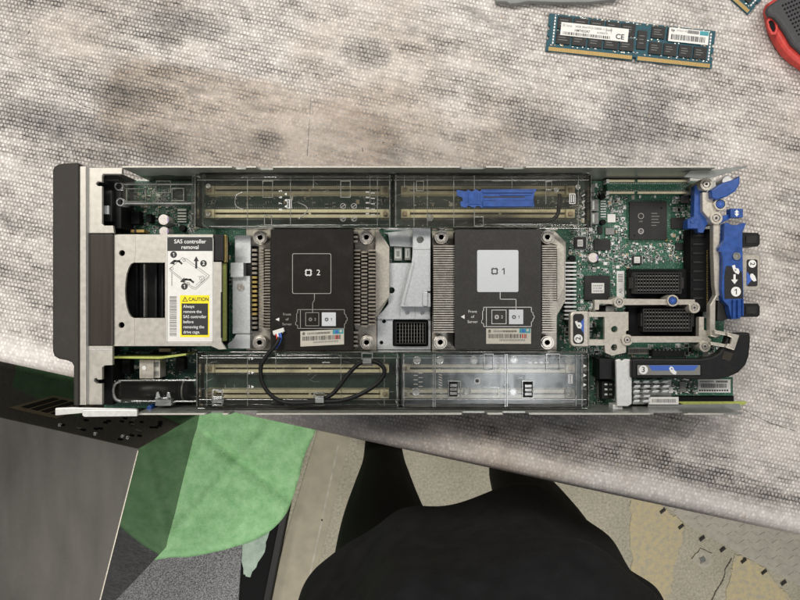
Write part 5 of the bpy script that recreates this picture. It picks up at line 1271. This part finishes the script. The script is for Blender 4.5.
# green cloth
def cloth_mat(nm, c0, c1):
    m = bpy.data.materials.new(nm); m.use_nodes = True; nt = m.node_tree; N = nt.nodes; L = nt.links; bs = N['Principled BSDF']; tc = N.new('ShaderNodeTexCoord')
    n1 = N.new('ShaderNodeTexNoise'); n1.inputs['Scale'].default_value = 36; n1.inputs['Detail'].default_value = 12; n1.inputs['Roughness'].default_value = .82; L.new(tc.outputs['Object'], n1.inputs['Vector'])
    r_ = N.new('ShaderNodeValToRGB'); e = r_.color_ramp.elements; e[0].position = .36; e[0].color = (*c0, 1); e[1].position = .62; e[1].color = (*c1, 1)
    L.new(n1.outputs['Fac'], r_.inputs['Fac']); L.new(r_.outputs[0], bs.inputs['Base Color']); bs.inputs['Roughness'].default_value = .95; bs.inputs['Specular IOR Level'].default_value = .1
    n2 = N.new('ShaderNodeTexNoise'); n2.inputs['Scale'].default_value = 420; n2.inputs['Detail'].default_value = 4; L.new(tc.outputs['Object'], n2.inputs['Vector'])
    bp = N.new('ShaderNodeBump'); bp.inputs['Strength'].default_value = .8; bp.inputs['Distance'].default_value = .002; L.new(n2.outputs['Fac'], bp.inputs['Height']); L.new(bp.outputs['Normal'], bs.inputs['Normal'])
    return m
GREEN = cloth_mat('green_cloth', (.27,.60,.26), (.50,.85,.46))
from mathutils import noise as mnoise
cl = [(168,558),(196,556),(238,546),(266,534),(284,517),(292,500),(299,478),(305,455),(313,437),(318,420),(310,400),(250,392),(207,394),(120,396),(100,440),(96,520),(110,566),(140,563)]
def in_poly(x, y, P):
    c_ = False; j = len(P) - 1
    for i in range(len(P)):
        if (P[i][1] > y) != (P[j][1] > y) and x < (P[j][0]-P[i][0]) * (y - P[i][1]) / (P[j][1]-P[i][1]) + P[i][0]: c_ = not c_
        j = i
    return c_
def seg_d(x, y, P):
    best = 1e9
    for a, b_ in zip(P, P[1:] + P[:1]):
        A = Vector(a); B = Vector(b_); t = max(0, min(1, (Vector((x,y))-A).dot(B-A)/max((B-A).length_squared,1e-9))); best = min(best, (A+(B-A)*t-Vector((x,y))).length)
    return best
bm = bmesh.new(); grid = {}
cz = bz + 10
sm_cl = []
for k in range(len(cl)):                                         # smooth outline
    p0_, p1_, p2_, p3_ = [Vector(cl[(k + d) % len(cl)]) for d in (-1, 0, 1, 2)]
    for f in range(6):
        t = f / 6; sm_cl.append(tuple(.5*((2*p1_)+(p2_-p0_)*t+(2*p0_-5*p1_+4*p2_-p3_)*t*t+(3*p1_-p0_-3*p2_+p3_)*t**3)))
def cloth_h(x, y):
    d = seg_d(x, y, sm_cl)
    h = 8 + 4.0 * mnoise.noise(Vector((x * .02, y * .02, 1))) + 2.2 * mnoise.noise(Vector((x * .05, y * .05, 4))) + .8 * mnoise.noise(Vector((x * .15, y * .15, 7)))
    # long crease from upper-left to lower-right
    t = ((x - 215) * .72 + (y - 440) * .55); n_ = -(x - 215) * .55 + (y - 440) * .72
    h -= 13 * math.exp(-(n_ / 3.4) ** 2) * (1 if -10 < t < 110 else math.exp(-((t - 50) / 60) ** 2))
    h += 4.0 * math.exp(-((n_ - 10) / 6.0) ** 2)
    h += 4.0 * math.exp(-((x - 230 + (y - 470) * .9) / 6.0) ** 2)
    h += 3.0 * mnoise.noise(Vector((x * .03 + y * .06, y * .03 - x * .04, 11)))
    return cz + max(0, h) * min(1, d / 6) 
loopv = [Vector((p[0], p[1])) for p in sm_cl]
from mathutils.geometry import delaunay_2d_cdt
pts2 = list(loopv); ne = len(pts2)
for x in range(96, 322, 3):
    for y in range(390, 570, 3):
        if in_poly(x, y, sm_cl) and seg_d(x, y, sm_cl) > 1.6: pts2.append(Vector((x + random.uniform(-.8,.8), y + random.uniform(-.8,.8))))
res = delaunay_2d_cdt(pts2, [(i, (i+1) % ne) for i in range(ne)], [], 1, 1e-4)
vv = [bm.verts.new(V(p.x, p.y, cz).lerp(V(p.x, p.y, cz), 0) + Vector((0, 0, (cloth_h(p.x, p.y) - cz) * S))) for p in res[0]]
for f in res[2]:
    try: fc = bm.faces.new([vv[k] for k in f]); fc.smooth = True
    except ValueError: pass
bmesh.ops.recalc_face_normals(bm, faces=bm.faces)
if sum(f.normal.z for f in bm.faces) < 0:
    for f in bm.faces: f.normal_flip()
me = bpy.data.meshes.new('green_cloth'); bm.to_mesh(me); bm.free(); me.materials.append(GREEN)
co = bpy.data.objects.new('green_cloth', me); COL.objects.link(co); so = co.modifiers.new('thick', 'SOLIDIFY'); so.thickness = .004; so.offset = -1
tag(co, 'crumpled light green microfibre cloth on the low black box', 'cloth')
q = MB(cloth_mat('grey_cloth', (.36,.46,.39), (.55,.68,.58))); q.prism(ragged([(241,542),(270,528),(264,552),(250,578),(243,574)], 1.0, 5, 6), bz + 2, bz + 5)
tag(q.obj('cloth_scrap', None, .8), 'small grey-green cloth scrap tucked under the green cloth', 'cloth')

q = MB(GREEN); q.prism(ragged([(10,388),(22,345),(95,345),(100,399),(60,392)], 1.0, 5, 9), fz + 1, fz + 6)
tag(q.obj('green_cloth', None, .8), 'second green cloth glimpsed on the floor behind the computer case, under the bench edge', 'cloth')
# ---- dark computer case ---------------------------------------------------
CASE = mat('case_grey_metal', (.13, .124, .112), .42, .3, .22, 6, .12, 2500, stretch=(3, .8, 1), dust=.06)
GLASS = mat('gloss_black_panel', (.010, .011, .010), .05, 0, .2, 30, spec=.9); GLASS.node_tree.nodes['Principled BSDF'].inputs['IOR'].default_value = 1.75
ztop = fz + 378
T = [(-150,384), (137.6,449), (93,625), (-230,570)]
tp = [Vector((PX(x, ztop), PY(y, ztop))) for x, y in T]
case = empty('computer_case', 'dark grey computer case with glossy black sides standing beside the green cloth', 'computer case', Vector((tp[1].x, tp[1].y, FZ / S)) * S)
def quad_prism(b, pts, z0, z1, m):
    i = b.mi(m); lo = [b.bm.verts.new(Vector((p.x, p.y, z0)) * S) for p in pts]; hi = [b.bm.verts.new(Vector((p.x, p.y, z1)) * S) for p in pts]
    fs = [b.bm.faces.new(hi), b.bm.faces.new(list(reversed(lo)))] + [b.bm.faces.new([lo[k], lo[(k+1)%4], hi[(k+1)%4], hi[k]]) for k in range(4)]
    for f in fs: f.material_index = i
    bmesh.ops.recalc_face_normals(b.bm, faces=b.bm.faces)
q = MB(GLASS); quad_prism(q, tp, bz + 1, ztop - 3, GLASS); world_part(q, 'case_body', case, 1.0)
cen = sum(tp, Vector((0, 0))) / 4
q = MB(CASE); quad_prism(q, [p + (p - cen).normalized() * 1.6 for p in tp], ztop - 2.9, ztop, CASE); world_part(q, 'top_panel', case, 3.0)
e0 = (tp[2] - tp[1]).normalized(); en = Vector((-e0.y, e0.x)); 
if en.x < 0: en = -en
q = MB(ALU); a_ = tp[1] + en * 1.2 + e0 * 2; b2_ = tp[2] + en * 1.2
quad_prism(q, [a_ - en * 1.6, b2_ - en * 1.6, b2_ + en * 1.0, a_ + en * 1.0], ztop - 1.4, ztop + .5, NICKEL); world_part(q, 'edge_highlight', case, .8)  # pale strip added to paint the bright highlight along the case edge
# vents, ports and screws on the face toward the bench
d0 = (tp[0] - tp[1]).normalized(); nrm = Vector((-d0.y, d0.x)); 
if nrm.y < 0: nrm = -nrm
def on_back(name, u0, u1, z0, z1, m, t=1.2):
    b_ = MB(m); a_ = tp[1] + d0 * u0; e_ = tp[1] + d0 * u1
    quad_prism(b_, [a_ + nrm * .05, e_ + nrm * .05, e_ + nrm * t, a_ + nrm * t], z0, z1, m); return world_part(b_, name, case, .2)
on_back('port_plate', 175, 262, ztop - 200, ztop - 60, mat('port_plate_bronze', (.20, .15, .10), .4, .3), 1.0)
for k in range(4): on_back('expansion_slot', 186 + k * 18, 198 + k * 18, ztop - 180, ztop - 80, BLACKM, 2.0)
rr = random.Random(12)
for k in range(26):
    u = 20 + rr.random() * 140; zq = ztop - 30 - rr.random() * 160; on_back('vent_hole', u, u + 7, zq, zq + 5, SMDG if rr.random() < .25 else BLACKM, 1.6)
for (u, zq) in ((36, ztop - 44), (46, ztop - 46), (150, ztop - 30), (85, ztop - 26)): on_back('case_screw', u, u + 5, zq - 5, zq, ALU, 2.4)

# ================================================================== PERSON
SHIRT = mat('black_shirt', (.010, .010, .0108), .85, 0, .35, 60, .5, 1400, spec=.25)
TROU = mat('black_trousers', (.006, .006, .0065), .85, 0, .35, 50, .5, 1600, spec=.2)
SKIN = mat('skin', (.48, .30, .22), .55, 0, .08, 80)
SHOE = mat('black_shoe', (.014, .014, .014), .5, 0, .2, 100)
HAIR = mat('dark_hair', (.02, .015, .012), .6, 0, .3, 300)
def skin_mesh(name, nodes, edges, mats, pick, sub=2, root=0):
    me = bpy.data.meshes.new(name); me.from_pydata([n_[0] for n_ in nodes], edges, [])
    o = bpy.data.objects.new(name, me); COL.objects.link(o)
    md = o.modifiers.new('skin', 'SKIN'); md.use_smooth_shade = True
    if not me.skin_vertices: 
        bpy.context.view_layer.objects.active = o
    sl = me.skin_vertices[0].data if me.skin_vertices else None
    for k, n_ in enumerate(nodes):
        r_ = n_[1]; sl[k].radius = r_ if isinstance(r_, tuple) else (r_, r_)
        sl[k].use_root = (k == root)
    ss = o.modifiers.new('sub', 'SUBSURF'); ss.levels = ss.render_levels = sub
    dg = bpy.context.evaluated_depsgraph_get(); ev = o.evaluated_get(dg)
    m2_ = bpy.data.meshes.new_from_object(ev)
    o.modifiers.clear(); o.data = m2_
    m2_.materials.clear()
    for m in mats: m2_.materials.append(m)
    for p in m2_.polygons: p.material_index = pick(p.center); p.use_smooth = True
    return o
cx, cy = .088, -.375
N_ = [((cx, cy, -.06), (.115, .17)), ((cx, cy-.005, .08), (.115, .16)), ((cx, cy-.01, .24), (.12, .165)), ((cx, cy-.01, .40), (.115, .17)), ((cx, cy-.015, .50), (.07, .08)), ((cx, cy-.01, .56), .055), ((cx, cy+.01, .63), .075), ((cx, cy+.02, .70), .095), ((cx, cy+.01, .78), .085),
      ((cx-.09, cy+.015, -.12), .095), ((-.025, -.335, -.42), .068), ((-.035, -.35, -.80), .048), ((-.040, -.29, -.865), .04), ((-.045, -.20, -.875), .035),
      ((cx+.09, cy+.015, -.12), .095), ((.215, -.345, -.42), .068), ((.235, -.365, -.80), .050), ((.245, -.30, -.865), .04), ((.26, -.215, -.875), .035),
      ((cx-.19, cy-.02, .43), .06), ((cx-.25, cy-.05, .16), .048), ((cx-.265, cy-.055, -.08), .032), ((cx-.265, cy-.05, -.17), (.04, .018)),
      ((cx+.19, cy-.02, .43), .06), ((cx+.25, cy-.05, .16), .048), ((cx+.265, cy-.055, -.08), .032), ((cx+.265, cy-.05, -.17), (.04, .018))]
E_ = [(0,1),(1,2),(2,3),(3,4),(4,5),(5,6),(6,7),(7,8),(0,9),(9,10),(10,11),(11,12),(12,13),(0,14),(14,15),(15,16),(16,17),(17,18),(3,19),(19,20),(20,21),(21,22),(3,23),(23,24),(24,25),(25,26)]
def fingers(w_, s_):
    base = len(N_)
    for k, (dy, l) in enumerate(((-.028,.060),(-.010,.075),(.010,.070),(.028,.052))):
        N_.append(((w_[0] + .004*s_, w_[1] + dy, w_[2] - .045), .0095)); N_.append(((w_[0] + .002*s_, w_[1] + dy*1.1, w_[2] - .045 - l*.55), .0085)); N_.append(((w_[0] - .014*s_, w_[1] + dy*1.1, w_[2] - .045 - l), .0075))
        E_.extend([(wi, base), (base, base+1), (base+1, base+2)]); base += 3
    N_.append(((w_[0] - .012*s_, w_[1] + .038, w_[2] - .01), .011)); N_.append(((w_[0] - .026*s_, w_[1] + .058, w_[2] - .045), .009)); E_.extend([(wi, base), (base, base+1)])
wi = 22; fingers(N_[22][0], -1)
wi = 26; fingers(N_[26][0], 1)
def pick(c_):
    if c_.z < -.85: return 2
    if abs(c_.x - cx) > .205 and c_.z < .14: return 3
    if c_.z > .55: return 3 if not (c_.z > .70 and (c_.y < cy + .055 or c_.z > .79)) else 4
    if c_.z < -.08: return 1
    return 0
per = skin_mesh('person', N_, E_, [SHIRT, TROU, SHOE, SKIN, HAIR], pick)
tag(per, 'person in a black shirt and black trousers standing against the bench, seen from above', 'person')
# shirt: loose tube with a wavy hem
bm = bmesh.new(); rings = []
prof = [(-.135, .192, .168, .012), (-.12, .191, .168, .011), (-.07, .186, .162, .008), (-.02, .180, .166, .006), (.02, .172, .182, .006), (.055, .165, .190, .005), (.10, .165, .176, .004), (.16, .172, .150, .003), (.26, .185, .140, .002), (.34, .188, .137, .001), (.41, .18, .125, 0), (.46, .15, .10, 0), (.495, .09, .075, 0)]
sg = 64
for (z_, rx, ry, amp) in prof:
    rg = []
    for k in range(sg):
        a = 2 * math.pi * k / sg; ca, sa = math.cos(a), math.sin(a); e_ = 2 / 2.35; ux = math.copysign(abs(ca) ** e_, ca); uy = math.copysign(abs(sa) ** e_, sa); wv = amp * (math.sin(5 * a + 1) * .6 + math.sin(9 * a + 2.3) * .4) + .020 * mnoise.noise(Vector((math.cos(a) * 3, math.sin(a) * 3, z_ * 9))) + .004 * mnoise.noise(Vector((math.cos(a) * 8, math.sin(a) * 8, z_ * 20)))
        rg.append(bm.verts.new((cx - .005 + (rx + wv) * ux, cy + .0 + (ry + wv) * uy, z_ + (amp * 1.2 * math.sin(3 * a)))))
    rings.append(rg)
for a, b_ in zip(rings, rings[1:]):
    for k in range(sg): f = bm.faces.new([a[k], a[(k+1)%sg], b_[(k+1)%sg], b_[k]]); f.smooth = True
me = bpy.data.meshes.new('shirt'); bm.to_mesh(me); bm.free(); me.materials.append(SHIRT)
so = bpy.data.objects.new('shirt', me); COL.objects.link(so); so.parent = per
md = so.modifiers.new('thick', 'SOLIDIFY'); md.thickness = .003
md = so.modifiers.new('sub', 'SUBSURF'); md.levels = md.render_levels = 2
# face details
q = MB(HAIR)
for sx_ in (-1, 1):
    q.tube([((cx + sx_*.032 + .0)*1000 - 6, (cy + .105)*1000, 705), ((cx + sx_*.032)*1000 + 6, (cy + .105)*1000, 705)], 5, HAIR, raw=True)
ey = q.obj('eye', per)
q = MB(SKIN); q.tube([(cx*1000, (cy+.105)*1000, 700), (cx*1000, (cy+.128)*1000, 672), (cx*1000, (cy+.11)*1000, 664)], 9, SKIN, raw=True); q.obj('nose', per)
q = MB(RED); q.tube([(cx*1000-20, (cy+.094)*1000, 640), (cx*1000, (cy+.102)*1000, 639), (cx*1000+20, (cy+.094)*1000, 640)], 4.5, mat('lips', (.36,.16,.13), .5), raw=True); q.obj('mouth', per)

# ================================================================== CAMERA, LIGHT
cam = bpy.data.cameras.new('camera'); cam.sensor_width = 36; cam.lens = F / 800 * 36; cam.clip_start = .02; cam.clip_end = 20
co_ = bpy.data.objects.new('camera', cam); COL.objects.link(co_); co_.location = (0, 0, H * S); scene.camera = co_
def area(name, loc, target, sx_, sy_, power, col):
    l = bpy.data.lights.new(name, 'AREA'); l.shape = 'RECTANGLE'; l.size = sx_; l.size_y = sy_; l.energy = power; l.color = col
    o = bpy.data.objects.new(name, l); COL.objects.link(o); o.location = loc
    d = Vector(target) - Vector(loc); o.rotation_euler = d.to_track_quat('-Z', 'Y').to_euler(); return o
area('ceiling_lamp', (-.75, .95, 1.5), (-.15, .05, 0), 1.1, .28, 26, (1, .965, .90))
area('ceiling_lamp', (.75, .95, 1.7), (.2, 0, 0), 1.1, .28, 15, (1, .965, .91))
area('ceiling_lamp', (.12, -1.45, 1.75), (-.05, -.1, -.5), 1.5, .45, 48, (1, .96, .90))
area('ceiling_lamp', (.52, -.36, 2.3), (.3, -.3, 0),   .5, .25, 4, (.96, .98, 1))
wd = bpy.data.worlds.new('World'); scene.world = wd; wd.use_nodes = True
bg = wd.node_tree.nodes['Background']; bg.inputs['Color'].default_value = (.95, .95, 1.0, 1); bg.inputs['Strength'].default_value = .11
scene.view_settings.view_transform = 'Standard'; scene.view_settings.look = 'None'; scene.view_settings.exposure = 0; scene.view_settings.gamma = 1
cy_ = scene.cycles
cy_.use_denoising = True; cy_.transparent_max_bounces = 32; cy_.max_bounces = 8; cy_.caustics_reflective = False; cy_.caustics_refractive = False; cy_.sample_clamp_indirect = 4
